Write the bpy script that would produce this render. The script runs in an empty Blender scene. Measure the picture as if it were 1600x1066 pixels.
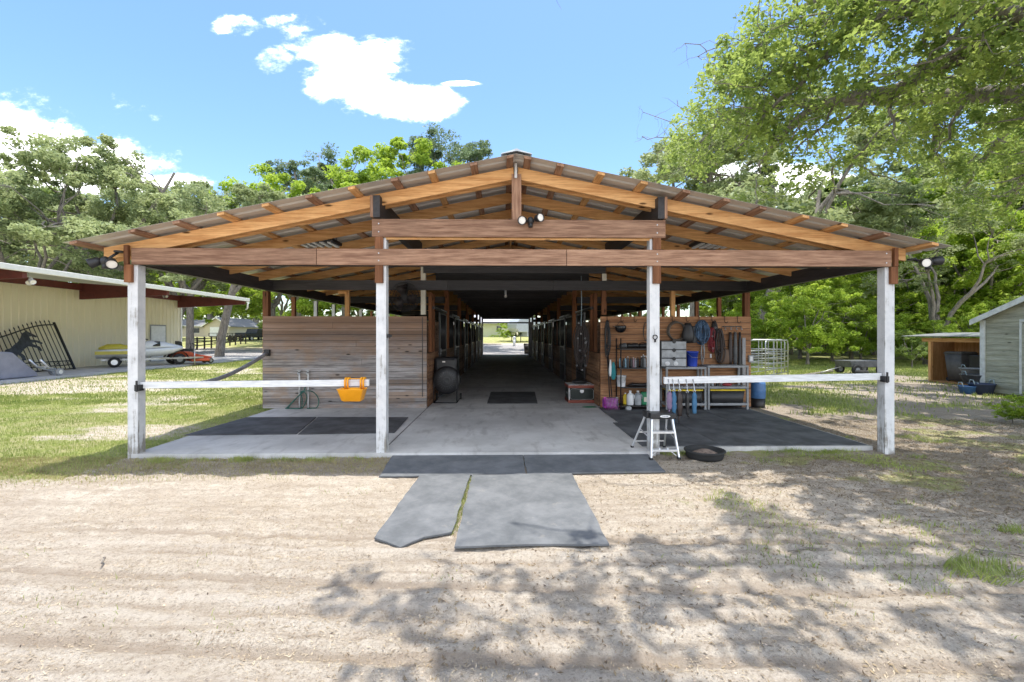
import bpy, bmesh, math, random
import numpy as np
from mathutils import Vector, Matrix, noise
S = bpy.context.scene
C = S.collection
R = math.radians
# ---------------------------------------------------------------- camera
F = 711.1; CX = 800.0; HV = 524.0; EYE = 1.65; YAW = math.atan(14 / F)
sy, cy = math.sin(YAW), math.cos(YAW)
cd = bpy.data.cameras.new('camera'); cam = bpy.data.objects.new('camera', cd); C.objects.link(cam)
cd.sensor_width = 36; cd.lens = 16; cd.shift_y = -9 / 1600
cd.clip_start = .05; cd.clip_end = 3000
cam.location = (0, 0, EYE); cam.rotation_euler = (R(90), 0, -YAW)
S.camera = cam
# ---------------------------------------------------------------- sun and sky
SUN_EL, SUN_AZ = R(81.5), R(22)          # azimuth clockwise from +Y
sl = bpy.data.lights.new('sun', 'SUN'); sun = bpy.data.objects.new('sun', sl); C.objects.link(sun)
sl.energy = 2.5; sl.angle = R(.5); sl.color = (1, .95, .87)
sd = Vector((math.sin(SUN_AZ) * math.cos(SUN_EL), math.cos(SUN_AZ) * math.cos(SUN_EL), math.sin(SUN_EL)))
sun.rotation_euler = sd.to_track_quat('Z', 'Y').to_euler(); sun.location = (0, 0, 60)
W = bpy.data.worlds.new('World'); S.world = W; W.use_nodes = True
S.view_settings.view_transform = 'Standard'; S.view_settings.look = 'None'
S.view_settings.exposure = 1.32; S.view_settings.gamma = 1
S.view_settings.use_curve_mapping = False
S.cycles.max_bounces = 9; S.cycles.diffuse_bounces = 6; S.cycles.transmission_bounces = 4
S.cycles.use_denoising = True


class NT:
    def __init__(s, t): s.t = t; s.n = t.nodes; s.n.clear()

    def new(s, kind, **k):
        n = s.n.new(kind)
        for a, b in k.items():
            if a.startswith('i_'):
                key = a[2:]; key = int(key) if key.isdigit() else key.replace('_', ' ')
                s.put(n.inputs[key], b)
            else: setattr(n, a, b)
        return n

    def put(s, sock, v):
        if hasattr(v, 'links') or isinstance(v, bpy.types.NodeSocket): s.t.links.new(v, sock)
        else:
            if sock.type == 'RGBA' and len(v) == 3: v = (*v, 1)
            sock.default_value = v

    def math(s, op, a, b=0., c=None, clamp=False):
        n = s.new('ShaderNodeMath', operation=op, use_clamp=clamp)
        s.put(n.inputs[0], a); s.put(n.inputs[1], b)
        if c is not None: s.put(n.inputs[2], c)
        return n.outputs[0]

    def mix(s, f, a, b, mode='MIX'):
        n = s.new('ShaderNodeMix', data_type='RGBA', blend_type=mode)
        s.put(n.inputs[0], f); s.put(n.inputs[6], a); s.put(n.inputs[7], b)
        return n.outputs[2]

    def ramp(s, f, p0, p1, a=(0, 0, 0), b=(1, 1, 1)):
        n = s.new('ShaderNodeMapRange', interpolation_type='SMOOTHSTEP'); s.put(n.inputs[0], f)
        n.inputs[1].default_value = p0; n.inputs[2].default_value = p1
        if a == (0, 0, 0) and b == (1, 1, 1): return n.outputs[0]
        return s.mix(n.outputs[0], a, b)

    def noise(s, vec, scale, detail=3, rough=.55, out=0):
        n = s.new('ShaderNodeTexNoise'); s.put(n.inputs['Vector'], vec)
        n.inputs['Scale'].default_value = scale; n.inputs['Detail'].default_value = detail; n.inputs['Roughness'].default_value = rough
        return n.outputs[out]

    def sc(s, vec, v):
        n = s.new('ShaderNodeVectorMath', operation='MULTIPLY'); s.put(n.inputs[0], vec); n.inputs[1].default_value = v
        return n.outputs[0]


def build_sky():
    t = NT(W.node_tree)
    sky = t.new('ShaderNodeTexSky', sky_type='NISHITA', sun_disc=False, sun_elevation=SUN_EL, sun_rotation=SUN_AZ,
                altitude=0, air_density=1.0, dust_density=.6, ozone_density=1.6)
    g = t.new('ShaderNodeTexCoord').outputs['Generated']
    sp = t.new('ShaderNodeSeparateXYZ'); t.put(sp.inputs[0], g)
    X, Y, Z = sp.outputs
    Ys = t.math('MAXIMUM', Y, .02)
    a = t.math('DIVIDE', X, Ys); b = t.math('DIVIDE', Z, Ys)
    cv = t.new('ShaderNodeCombineXYZ'); t.put(cv.inputs[0], a); t.put(cv.inputs[1], b)
    n1 = t.noise(t.sc(cv.outputs[0], (1, 1.7, 1)), 7.0, 8, .66); n2 = t.noise(t.sc(cv.outputs[0], (1, 1.6, 1)), 26.0, 7, .7)
    nn = t.math('ADD', t.math('MULTIPLY', t.math('SUBTRACT', n1, .5), 2.3), t.math('MULTIPLY', t.math('SUBTRACT', n2, .5), .9))
    # blobs: centre and radii, in the tangent plane facing +Y
    blobs = [(-1.22, .42, .42, .11), (-.98, .36, .26, .085), (-.83, .325, .15, .04), (-.87, .37, .17, .06), (-1.1, .44, .2, .07), (-.72, .335, .10, .02), (-.3, .605, .13, .048), (-.36, .555, .09, .05),
             (-.37, .62, .07, .05), (-.22, .515, .13, .046), (-.14, .51, .06, .04), (-.45, .68, .10, .03), (-.50, .60, .05, .05),
             (-.095, .552, .045, .006), (-1.12, .67, .025, .02), (-.57, .67, .07, .03), (-.45, .64, .05, .03), (.62, .33, .22, .08), (.95, .25, .3, .1), (1.5, .5, .5, .15), (-2.2, .6, .6, .2)]
    m = None
    for bx_, by_, rx, ry in blobs:
        dx = t.math('DIVIDE', t.math('SUBTRACT', a, bx_), rx); dy = t.math('DIVIDE', t.math('SUBTRACT', b, by_), ry)
        d = t.math('SUBTRACT', 1.0, t.math('SQRT', t.math('ADD', t.math('MULTIPLY', dx, dx), t.math('MULTIPLY', dy, dy))))
        k = 1.0 if (bx_, by_) not in ((-.45, .68), (-.5, .6), (-.57, .67), (-.45, .64)) else 1.0
        if k and (bx_, by_) in ((-.45, .68), (-.5, .6), (-.57, .67), (-.45, .64)): d = t.math('MINIMUM', t.math('SUBTRACT', d, .25), .12)
        m = d if m is None else t.math('MAXIMUM', m, d)
    f = t.math('ADD', m, t.math('MULTIPLY', nn, .95))
    f = t.ramp(f, -.02, .5)
    f = t.math('MULTIPLY', f, t.math('GREATER_THAN', Y, .03))
    # added out-of-view cloud cover behind the camera, lifts the neutral fill light
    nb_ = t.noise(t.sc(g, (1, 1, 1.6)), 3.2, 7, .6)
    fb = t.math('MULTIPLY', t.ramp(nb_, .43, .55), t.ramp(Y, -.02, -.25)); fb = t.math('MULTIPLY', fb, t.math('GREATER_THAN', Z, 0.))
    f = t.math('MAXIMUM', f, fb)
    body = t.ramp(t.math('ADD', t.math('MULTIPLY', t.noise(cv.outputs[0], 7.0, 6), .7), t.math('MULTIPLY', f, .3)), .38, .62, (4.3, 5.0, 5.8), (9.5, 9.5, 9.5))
    hsv = t.new('ShaderNodeHueSaturation'); t.put(hsv.inputs['Color'], sky.outputs[0])
    hsv.inputs['Hue'].default_value = .503; hsv.inputs['Saturation'].default_value = 1.16; hsv.inputs['Value'].default_value = .80
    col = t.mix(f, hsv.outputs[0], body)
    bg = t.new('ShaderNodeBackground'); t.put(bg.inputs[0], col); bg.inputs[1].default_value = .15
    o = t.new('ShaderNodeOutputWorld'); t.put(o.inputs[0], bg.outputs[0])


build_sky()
random.seed(7); RNG = np.random.default_rng(11)


# ---------------------------------------------------------------- geometry helpers
def P(u, v, Y):
    """point on the vertical plane Y seen at photo pixel u, v (used to measure the place)"""
    a = (u - CX) / F; t = Y / (cy - sy * a)
    return Vector((t * (sy + cy * a), Y, EYE + t * (HV - v) / F))


def G(u, v, z=0.):
    a = (u - CX) / F; t = (EYE - z) * F / (v - HV)
    return Vector((t * (sy + cy * a), t * (cy - sy * a), z))


def PX(u, v, X):
    a = (u - CX) / F; t = X / (sy + cy * a)
    return Vector((X, t * (cy - sy * a), EYE + t * (HV - v) / F))


def worldloc(o):
    v = Vector((0, 0, 0))
    while o: v = v + o.location; o = o.parent
    return v


class MB:
    def __init__(s): s.v = []; s.f = []; s.m = []; s.smooth = []

    def add(s, vs, fs, mi=0, sm=False):
        n = len(s.v); s.v += [tuple(x) for x in vs]; s.f += [tuple(i + n for i in f) for f in fs]
        s.m += [mi] * len(fs); s.smooth += [sm] * len(fs); return s

    def box(s, x0, x1, y0, y1, z0, z1, mi=0):
        return s.add([(x0, y0, z0), (x1, y0, z0), (x1, y1, z0), (x0, y1, z0), (x0, y0, z1), (x1, y0, z1), (x1, y1, z1), (x0, y1, z1)],
                     [(0, 3, 2, 1), (4, 5, 6, 7), (0, 1, 5, 4), (1, 2, 6, 5), (2, 3, 7, 6), (3, 0, 4, 7)], mi)

    def bar(s, p, q, w, h, up=(0, 0, 1), mi=0):
        """box beam from p to q, w wide, h high"""
        p, q = Vector(p), Vector(q); d = (q - p).normalized(); upv = Vector(up)
        if abs(d.dot(upv)) > .99: upv = Vector((0, 1, 0))
        a = d.cross(upv).normalized(); b = a.cross(d).normalized()
        vs = []
        for e in (p, q):
            for i, j in ((-1, -1), (1, -1), (1, 1), (-1, 1)): vs.append(e + a * (i * w / 2) + b * (j * h / 2))
        return s.add(vs, [(0, 1, 2, 3), (7, 6, 5, 4), (0, 4, 5, 1), (1, 5, 6, 2), (2, 6, 7, 3), (3, 7, 4, 0)], mi)

    def tube(s, pts, r, n=8, mi=0, closed=False, caps=True):
        pts = [Vector(p) for p in pts]; k = len(pts)
        rs = r if isinstance(r, (list, tuple)) else [r] * k
        ref = None; base = len(s.v); vs = []
        for i, p in enumerate(pts):
            if closed: d = pts[(i + 1) % k] - pts[i - 1]
            else: d = pts[min(i + 1, k - 1)] - pts[max(i - 1, 0)]
            if d.length < 1e-9: d = Vector((0, 0, 1))
            d.normalize()
            if ref is None:
                ref = Vector((0, 0, 1)) if abs(d.z) < .9 else Vector((1, 0, 0))
            a = (ref - d * ref.dot(d))
            if a.length < 1e-6: a = d.orthogonal()
            a.normalize(); ref = a; b = d.cross(a)
            for j in range(n):
                t = 2 * math.pi * j / n; vs.append(p + (a * math.cos(t) + b * math.sin(t)) * rs[i])
        fs = []
        for i in range(k if closed else k - 1):
            i2 = (i + 1) % k
            for j in range(n): fs.append((i * n + j, i * n + (j + 1) % n, i2 * n + (j + 1) % n, i2 * n + j))
        s.add(vs, fs, mi, n > 4)
        if caps and not closed:
            s.f.append(tuple(base + j for j in reversed(range(n)))); s.f.append(tuple(base + (k - 1) * n + j for j in range(n)))
            s.m += [mi] * 2; s.smooth += [False] * 2
        return s

    def cyl(s, c, r, h, axis=(0, 0, 1), n=16, r2=None, mi=0):
        c = Vector(c); ax = Vector(axis).normalized()
        return s.tube([c, c + ax * h], [r, r if r2 is None else r2], n, mi)

    def lathe(s, c, prof, n=20, axis=(0, 0, 1), mi=0, sx=1., sy_=1.):
        c = Vector(c); q = Vector((0, 0, 1)).rotation_difference(Vector(axis))
        vs = []
        for r, z in prof:
            for j in range(n):
                t = 2 * math.pi * j / n; vs.append(c + q @ Vector((r * math.cos(t) * sx, r * math.sin(t) * sy_, z)))
        fs = []
        for i in range(len(prof) - 1):
            for j in range(n): fs.append((i * n + j, i * n + (j + 1) % n, (i + 1) * n + (j + 1) % n, (i + 1) * n + j))
        return s.add(vs, fs, mi, True)

    def prism(s, poly, dvec, mi=0):
        """polygon (list of 3D points) extruded by dvec"""
        n = len(poly); d = Vector(dvec); vs = [Vector(p) for p in poly] + [Vector(p) + d for p in poly]
        fs = [tuple(reversed(range(n))), tuple(range(n, 2 * n))] + [(i, (i + 1) % n, n + (i + 1) % n, n + i) for i in range(n)]
        return s.add(vs, fs, mi)

    def loft(s, rings, mi=0, closed=True, caps=True, sm=True):
        n = len(rings[0]); vs = [p for r in rings for p in r]; fs = []
        for i in range(len(rings) - 1):
            for j in range(n if closed else n - 1): fs.append((i * n + j, i * n + (j + 1) % n, (i + 1) * n + (j + 1) % n, (i + 1) * n + j))
        b = len(s.v); s.add(vs, fs, mi, sm)
        if caps:
            s.f.append(tuple(b + j for j in reversed(range(n)))); s.f.append(tuple(b + (len(rings) - 1) * n + j for j in range(n)))
            s.m += [mi] * 2; s.smooth += [False] * 2
        return s

    def sphere(s, c, rx, ry=None, rz=None, n=12, m=8, mi=0):
        ry = rx if ry is None else ry; rz = rx if rz is None else rz; c = Vector(c)
        vs = []
        for i in range(m + 1):
            p = math.pi * i / m
            for j in range(n):
                t = 2 * math.pi * j / n
                vs.append(c + Vector((rx * max(math.sin(p), .01) * math.cos(t), ry * max(math.sin(p), .01) * math.sin(t), rz * math.cos(p))))
        fs = [((i + 1) * n + j, (i + 1) * n + (j + 1) % n, i * n + (j + 1) % n, i * n + j) for i in range(m) for j in range(n)]
        return s.add(vs, fs, mi, True)

    def build(s, name, mats, parent=None, bevel=0., label=None, cat=None, group=None, kind=None, org=None, recalc=True):
        me = bpy.data.meshes.new(name)
        if parent is not None: off = worldloc(parent); loc = Vector((0, 0, 0))
        else:
            if org is None:
                a = np.array(s.v); lo, hi = a.min(0), a.max(0); org = ((lo[0] + hi[0]) / 2, (lo[1] + hi[1]) / 2, lo[2])
            off = Vector(org); loc = off
        me.from_pydata([(x - off.x, y - off.y, z - off.z) for x, y, z in s.v], [], s.f)
        for m in (mats if isinstance(mats, (list, tuple)) else [mats]): me.materials.append(m)
        me.polygons.foreach_set('material_index', s.m); me.polygons.foreach_set('use_smooth', s.smooth)
        if recalc and len(s.f) < 60000:
            bm = bmesh.new(); bm.from_mesh(me); bmesh.ops.recalc_face_normals(bm, faces=bm.faces); bm.to_mesh(me); bm.free()
        o = bpy.data.objects.new(name, me); o.location = loc
        if parent is not None: o.parent = parent
        C.objects.link(o)
        if bevel:
            b = o.modifiers.new('bevel', 'BEVEL'); b.width = bevel; b.segments = 2; b.limit_method = 'ANGLE'; b.angle_limit = R(35)
        tag(o, label, cat, group, kind)
        return o


def tag(o, label=None, cat=None, group=None, kind=None):
    if label: o['label'] = label
    if cat: o['category'] = cat
    if group: o['group'] = group
    if kind: o['kind'] = kind
    return o


def thing(name, label, cat, loc, group=None):
    o = bpy.data.objects.new(name, None); C.objects.link(o); o.location = loc; o.empty_display_size = .1
    return tag(o, label, cat, group)


def copy_tree(o, loc, rz=0., scale=None, label=None, group=None):
    def rec(a, par):
        c = a.copy(); C.objects.link(c)
        if par is not None: c.parent = par
        for ch in kids(a): rec(ch, c)
        return c
    r = rec(o, None); r.location = loc; r.rotation_euler = (0, 0, rz)
    if scale: r.scale = scale if isinstance(scale, (tuple, list)) else (scale,) * 3
    if label: r['label'] = label
    if group: r['group'] = group
    return r


def kids(a): return [x for x in list(bpy.data.objects) if x.parent == a]


# ---------------------------------------------------------------- materials
def pbr(name, fn):
    m = bpy.data.materials.new(name); m.use_nodes = True; t = NT(m.node_tree)
    out = t.new('ShaderNodeOutputMaterial'); b = t.new('ShaderNodeBsdfPrincipled')
    t.put(out.inputs[0], b.outputs[0]); fn(t, b, out)
    return m


def bump(t, b, h, strength=.3, dist=.01):
    n = t.new('ShaderNodeBump'); n.inputs['Strength'].default_value = strength; n.inputs['Distance'].default_value = dist
    t.put(n.inputs['Height'], h); t.put(b.inputs['Normal'], n.outputs[0])


def plain(name, col, rough=.6, metal=0., var=.18, scale=6., spec=.5, bmp=.0, stretch=(1, 1, 1)):
    def fn(t, b, o):
        v = t.sc(t.new('ShaderNodeTexCoord').outputs['Object'], stretch)
        n = t.noise(v, scale, 5, .6)
        c = t.mix(t.ramp(n, .3, .7), [x * (1 - var) for x in col], [min(1, x * (1 + var)) for x in col])
        t.put(b.inputs['Base Color'], c); t.put(b.inputs['Roughness'], t.math('ADD', rough - .08, t.math('MULTIPLY', n, .16)))
        b.inputs['Metallic'].default_value = metal; b.inputs['Specular IOR Level'].default_value = spec
        if bmp: bump(t, b, n, bmp, .01)
    return pbr(name, fn)


def wood(name, c1, c2, axis='X', rough=.75, pitch=None, pax=2, knots=True, worn=None, spec=.25, var=.35, topc=False):
    """grain along axis; pitch = plank size along pax"""
    def fn(t, b, o):
        oc = t.new('ShaderNodeTexCoord').outputs['Object']
        k = {'X': (1, 14, 14), 'Y': (14, 1, 14), 'Z': (14, 14, 1)}[axis]
        v = oc
        if pitch:
            sp = t.new('ShaderNodeSeparateXYZ'); t.put(sp.inputs[0], oc)
            idx = t.math('FLOOR', t.math('DIVIDE', sp.outputs[pax], pitch))
            wn = t.new('ShaderNodeTexWhiteNoise', noise_dimensions='1D'); t.put(wn.inputs['W'], idx)
            off = t.sc(wn.outputs['Color'], (9, 9, 9))
            ad = t.new('ShaderNodeVectorMath', operation='ADD'); t.put(ad.inputs[0], oc); t.put(ad.inputs[1], off); v = ad.outputs[0]
            rnd = wn.outputs['Value']
        else: rnd = t.new('ShaderNodeObjectInfo').outputs['Random']
        g1 = t.noise(t.sc(v, k), 1.6, 6, .65); g2 = t.noise(t.sc(v, tuple(4 * x if x > 1 else 2 for x in k)), 2.2, 4, .6)
        g = t.math('ADD', t.math('MULTIPLY', g1, .6), t.math('MULTIPLY', g2, .4))
        stain = t.ramp(t.noise(v, .9, 6, .7), .50, .68)
        c = t.mix(t.ramp(g, .36, .64), c1, c2)
        if worn:
            c = t.mix(t.math('MULTIPLY', t.ramp(t.noise(v, 1.1, 5, .65), .42, .62), .8), c, worn)
        c = t.mix(t.math('MULTIPLY', stain, .30), c, [x * .45 for x in c2])
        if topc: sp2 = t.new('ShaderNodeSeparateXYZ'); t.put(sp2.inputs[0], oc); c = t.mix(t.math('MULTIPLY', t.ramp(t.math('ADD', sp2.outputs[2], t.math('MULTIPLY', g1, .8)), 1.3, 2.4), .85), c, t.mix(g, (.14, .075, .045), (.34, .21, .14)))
        if knots:
            vo = t.new('ShaderNodeTexVoronoi'); t.put(vo.inputs['Vector'], t.sc(v, tuple(.9 if x == 1 else 3.2 for x in k))); vo.inputs['Scale'].default_value = 2.0
            kn = t.ramp(vo.outputs['Distance'], .05, .13)
            c = t.mix(kn, [x * .22 for x in c1], c)
        c = t.mix(1.0, c, t.ramp(rnd, 0, 1, (1 - var,) * 3, (1 + var * .5,) * 3), 'MULTIPLY')
        t.put(b.inputs['Base Color'], c); b.inputs['Roughness'].default_value = rough; b.inputs['Specular IOR Level'].default_value = spec
        bump(t, b, g, .35, .004)
    return pbr(name, fn)


M = {}
ORANGE = ((.46, .22, .08), (.76, .45, .20))
for ax in 'XYZ': M['pine' + ax] = wood('pine_' + ax, *ORANGE, axis=ax, var=.2)
BROWN = ((.17, .085, .052), (.40, .24, .155))
for ax in 'XYZ': M['brown' + ax] = wood('brown_lumber_' + ax, *BROWN, axis=ax, knots=False, var=.15)
M['brownpost'] = wood('brown_post', (.16, .06, .025), (.30, .13, .06), 'Z')
for ax in 'XYZ': M['black' + ax] = wood('black_painted_' + ax, (.026, .024, .025), (.055, .050, .052), ax, rough=.55, knots=False, spec=.4)


def f_white(t, b, o):
    oc = t.new('ShaderNodeTexCoord').outputs['Object']
    g = t.noise(t.sc(oc, (18, 18, 1.2)), 2., 6, .7); st = t.noise(oc, 3.5, 5, .7)
    sp = t.new('ShaderNodeSeparateXYZ'); t.put(sp.inputs[0], oc)
    low = t.ramp(sp.outputs[2], .9, .0)
    wear = t.math('ADD', t.math('MULTIPLY', g, .6), t.math('MULTIPLY', st, .4))
    f = t.ramp(t.math('SUBTRACT', wear, t.math('MULTIPLY', low, .10)), .35, .46)
    c = t.mix(f, (.27, .25, .22), t.ramp(st, .3, .7, (.54, .55, .56), (.70, .70, .70)))
    t.put(b.inputs['Base Color'], c); b.inputs['Roughness'].default_value = .7; bump(t, b, g, .3, .004)


M['whitewood'] = pbr('white_painted_wood', f_white)
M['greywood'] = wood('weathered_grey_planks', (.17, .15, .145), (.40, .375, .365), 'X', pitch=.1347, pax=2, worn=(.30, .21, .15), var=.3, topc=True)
M['redplank'] = wood('brown_planks', (.17, .085, .045), (.36, .20, .11), 'X', pitch=.1347, pax=2, var=.3)
M['aisleplank'] = wood('aisle_planks', (.12, .07, .045), (.25, .16, .105), 'Y', pitch=.15, pax=2, var=.3)


def f_tin(t, b, o):
    oc = t.new('ShaderNodeTexCoord').outputs['Object']
    n = t.noise(t.sc(oc, (.6, 3, 1)), 2.5, 4)
    t.put(b.inputs['Base Color'], t.mix(n, (.42, .40, .37), (.62, .60, .57))); b.inputs['Metallic'].default_value = .15
    b.inputs['Roughness'].default_value = .42


M['tin'] = pbr('galvanised_roofing', f_tin)


def f_conc(t, b, o):
    oc = t.new('ShaderNodeTexCoord').outputs['Object']
    a = t.noise(oc, .9, 6, .7); n2 = t.noise(oc, 30, 4, .7); s = t.noise(t.sc(oc, (3, .8, 1)), 2., 5, .6)
    c = t.mix(t.ramp(a, .35, .68), (.47, .46, .445), (.66, .65, .63))
    c = t.mix(t.math('MULTIPLY', t.ramp(s, .52, .72), .45), c, (.22, .20, .185))
    c = t.mix(t.math('MULTIPLY', n2, .35), c, (.33, .32, .31))
    t.put(b.inputs['Base Color'], c); b.inputs['Roughness'].default_value = .8; bump(t, b, n2, .25, .004)


M['concrete'] = pbr('concrete', f_conc)


def f_mat(t, b, o):
    oc = t.new('ShaderNodeTexCoord').outputs['Object']
    a = t.noise(oc, 2.2, 7, .72); n2 = t.noise(oc, 90, 3, .8)
    c = t.mix(t.ramp(a, .33, .7), (.085, .092, .099), (.19, .198, .207))
    c = t.mix(t.math('MULTIPLY', t.ramp(t.noise(oc, 5, 5, .7), .6, .74), .6), c, (.30, .28, .25))
    c = t.mix(t.math('MULTIPLY', n2, .5), c, (.13, .14, .15))
    t.put(b.inputs['Base Color'], c); b.inputs['Roughness'].default_value = .85; bump(t, b, n2, .6, .003)


M['mat'] = pbr('dusty_rubber_mat', f_mat)
M['darkmat'] = plain('dark_rubber_mat', (.10, .105, .112), .8, var=.45, scale=2.2, bmp=.3)
M['darkmat2'] = plain('worn_dark_rubber_mat', (.078, .078, .082), .8, var=.45, scale=2.6, bmp=.3)
M['black'] = plain('black_plastic', (.018, .018, .02), .45)
M['blackmetal'] = plain('black_metal', (.02, .02, .022), .4, .3)
M['steel'] = plain('galvanised_steel', (.45, .46, .47), .4, .8)
M['alu'] = plain('aluminium', (.72, .73, .75), .35, .7, var=.1)
M['grey'] = plain('grey_plastic', (.27, .28, .29), .5)
M['white'] = plain('white_plastic', (.72, .73, .74), .45, var=.06)
M['lens'] = plain('lamp_lens', (.82, .78, .72), .2, var=.05)
M['yellow'] = plain('yellow_lid', (.72, .52, .03), .5)
M['blue'] = plain('blue_plastic', (.03, .07, .45), .4)
M['ltblue'] = plain('light_blue_fabric', (.045, .14, .26), .8)
M['navy'] = plain('navy_nylon', (.035, .05, .10), .8)
M['teal'] = plain('teal_cloth', (.03, .22, .24), .9)
M['pink'] = plain('pink_plastic', (.55, .05, .42), .45, var=.3)
M['red'] = plain('red_nylon', (.26, .03, .04), .7)
M['orange'] = plain('orange_yellow_plastic', (.85, .36, .01), .4, var=.08)
M['leather'] = plain('brown_leather', (.10, .05, .022), .5)
M['dkleather'] = plain('dark_leather', (.03, .02, .018), .5)
M['purple'] = plain('mauve_fleece', (.20, .14, .22), .9)
M['green'] = plain('green_bag', (.03, .22, .10), .6)
M['glass'] = plain('dark_glass', (.03, .035, .04), .1)
M['rubber'] = plain('tyre_rubber', (.025, .025, .025), .8)
M['cream'] = plain('cream_paint', (.62, .58, .48), .6, var=.12)
M['redaisle'] = wood('aisle_red_planks', (.14, .065, .035), (.27, .14, .08), 'Y', pitch=.15, pax=2, var=.3)
def f_bark(t, b, o):
    oc = t.new('ShaderNodeTexCoord').outputs['Object']
    n = t.noise(t.sc(oc, (6, 6, 1.5)), 2., 7, .75); n2 = t.noise(oc, 1.2, 4)
    c = t.mix(t.ramp(n, .35, .65), (.09, .07, .055), (.30, .26, .22)); c = t.mix(t.math('MULTIPLY', n2, .4), c, (.28, .28, .25))
    t.put(b.inputs['Base Color'], c); b.inputs['Roughness'].default_value = .95; bump(t, b, n, .8, .03)
M['bark'] = pbr('bark', f_bark)
M['railwhite'] = plain('rail_white_paint', (.68, .69, .70), .6, var=.14, scale=5, stretch=(1, 8, 8))
M['railgrey'] = plain('rail_grey', (.28, .28, .29), .6, var=.2)
M['hose'] = plain('green_hose', (.02, .10, .075), .4)
M['grey2'] = plain('charcoal', (.085, .09, .095), .6, var=.35)
M['mahog'] = plain('mahogany', (.22, .045, .025), .35, var=.25)
M['dkgreen'] = plain('black_green_lacquer', (.012, .02, .018), .3)
M['cord'] = plain('pale_cord', (.30, .40, .45), .7)
M['cable'] = plain('cable', (.10, .085, .07), .6)
M['gloss'] = plain('glossy_black', (.01, .01, .012), .22)
M['rope'] = plain('blue_rope', (.07, .12, .20), .85, var=.5, scale=14)
M['clear'] = plain('frosted_plastic', (.34, .36, .38), .3, var=.25)
M['clearblue'] = plain('pale_blue_plastic', (.20, .36, .46), .35)
M['mauve'] = plain('dusky_mauve', (.25, .17, .20), .4)
M['pinkpurple'] = plain('pink_purple_plastic', (.42, .07, .48), .45, var=.5, scale=4)
M['dirt'] = plain('dry_dirt', (.20, .15, .12), .95, var=.4, scale=20, bmp=.5)
M['midblue'] = plain('mid_blue_plastic', (.06, .16, .36), .45)
M['covergrey'] = plain('grey_canvas_cover', (.27, .27, .31), .8, var=.12, scale=3, bmp=.3)
M['gelwhite'] = plain('white_gelcoat', (.62, .64, .66), .25, var=.04)
M['lemon'] = plain('lemon_yellow', (.50, .43, .05), .35, var=.1)
M['mowred'] = plain('mower_orange', (.42, .075, .03), .45)
M['camper'] = plain('camper_skin', (.50, .55, .60), .35, var=.06)
M['darkfence'] = plain('dark_fence', (.05, .04, .035), .9)
M['truckpaint'] = plain('dark_truck_paint', (.02, .025, .035), .25)
M['ply'] = wood('plywood', (.30, .14, .05), (.50, .27, .11), 'Z', knots=False, var=.1)
M['bingrey'] = plain('bin_grey', (.10, .095, .09), .6)
M['shedwood'] = wood('shed_clapboard', (.27, .28, .20), (.42, .42, .33), 'Y', pitch=.15, pax=2, var=.12)
M['shedtrim'] = plain('shed_trim', (.60, .62, .58), .7, var=.15)
M['redplank'] = wood('brown_planks_tack_wall', (.22, .10, .05), (.46, .25, .13), 'X', pitch=.1347, pax=2, var=.22)
M['redaisle'] = wood('aisle_red_planks2', (.17, .085, .05), (.32, .18, .10), 'Y', pitch=.15, pax=2, var=.3)
M['doormetal'] = plain('dark_door_metal', (.06, .06, .062), .35, .5)
# ================================================================ THE BARN
XC = .175; RZ = 4.015; RS = .204; XL, XR = -5.62, 5.97
def rz(x): return RZ - RS * abs(x - XC)
Y0, Y1 = 6.22, 38.2           # slab
slab = MB().prism([(-5.0, Y0, -.12), (2.1, Y0, -.12), (2.1, 6.47, -.12), (5.34, 6.47, -.12), (5.34, Y1, -.12), (-5.0, Y1, -.12)], (0, 0, .17)).build('concrete_slab', M['concrete'], kind='structure')
MB().box(-1.675, -1.66, Y0 + .01, Y1, .045, .0525).box(-1.66, 5.33, 9.99, 10.0, .045, .0525).box(-1.64, 2.0, 14.0, 14.012, .045, .0525).build('slab_joint', M['black'], kind='structure')
barn = thing('horse_barn', 'long open-ended horse barn with orange pine rafters and black painted beams', 'barn', (XC, 22, 0))
YP = 6.30; WY = 10.05          # post line, stall wall plane
# roof
def roof_half(side):
    xe = XL if side < 0 else XR; mb = MB(); ys = []; p = .2286; y = 5.92
    while y < 38.5:
        ys += [(y, 0), (y + .155, 0), (y + .175, .027), (y + .207, .027)]; y += p
    vs = []
    for x in (XC, xe):
        for (yy, dz) in ys: vs.append((x, yy, rz(x) + dz))
    n = len(ys); mb.add(vs, [(i, i + 1, n + i + 1, n + i) for i in range(n - 1)])
    o = mb.build('roof_sheet', M['tin'], barn, recalc=False)
    so = o.modifiers.new('thick', 'SOLIDIFY'); so.thickness = .0015; so.offset = 1
roof_half(-1); roof_half(1)
mb = MB(); mb.prism([(XC - .2, 5.9, rz(XC - .2) + .028), (XC - .2, 5.9, rz(XC - .2) + .036), (XC - .06, 5.9, RZ + .035), (XC, 5.9, RZ + .06), (XC + .06, 5.9, RZ + .035), (XC + .2, 5.9, rz(XC + .2) + .036), (XC + .2, 5.9, rz(XC + .2) + .028), (XC, 5.9, RZ + .028)], (0, 32.6, 0))
mb.build('ridge_cap', M['steel'], barn)
px_left = [110, 202, 271, 340, 410, 478, 545, 612, 670, 736, 793]; px_right = [828.6, 880, 944, 1011, 1077, 1140, 1197, 1263, 1324, 1390, 1465]
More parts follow.
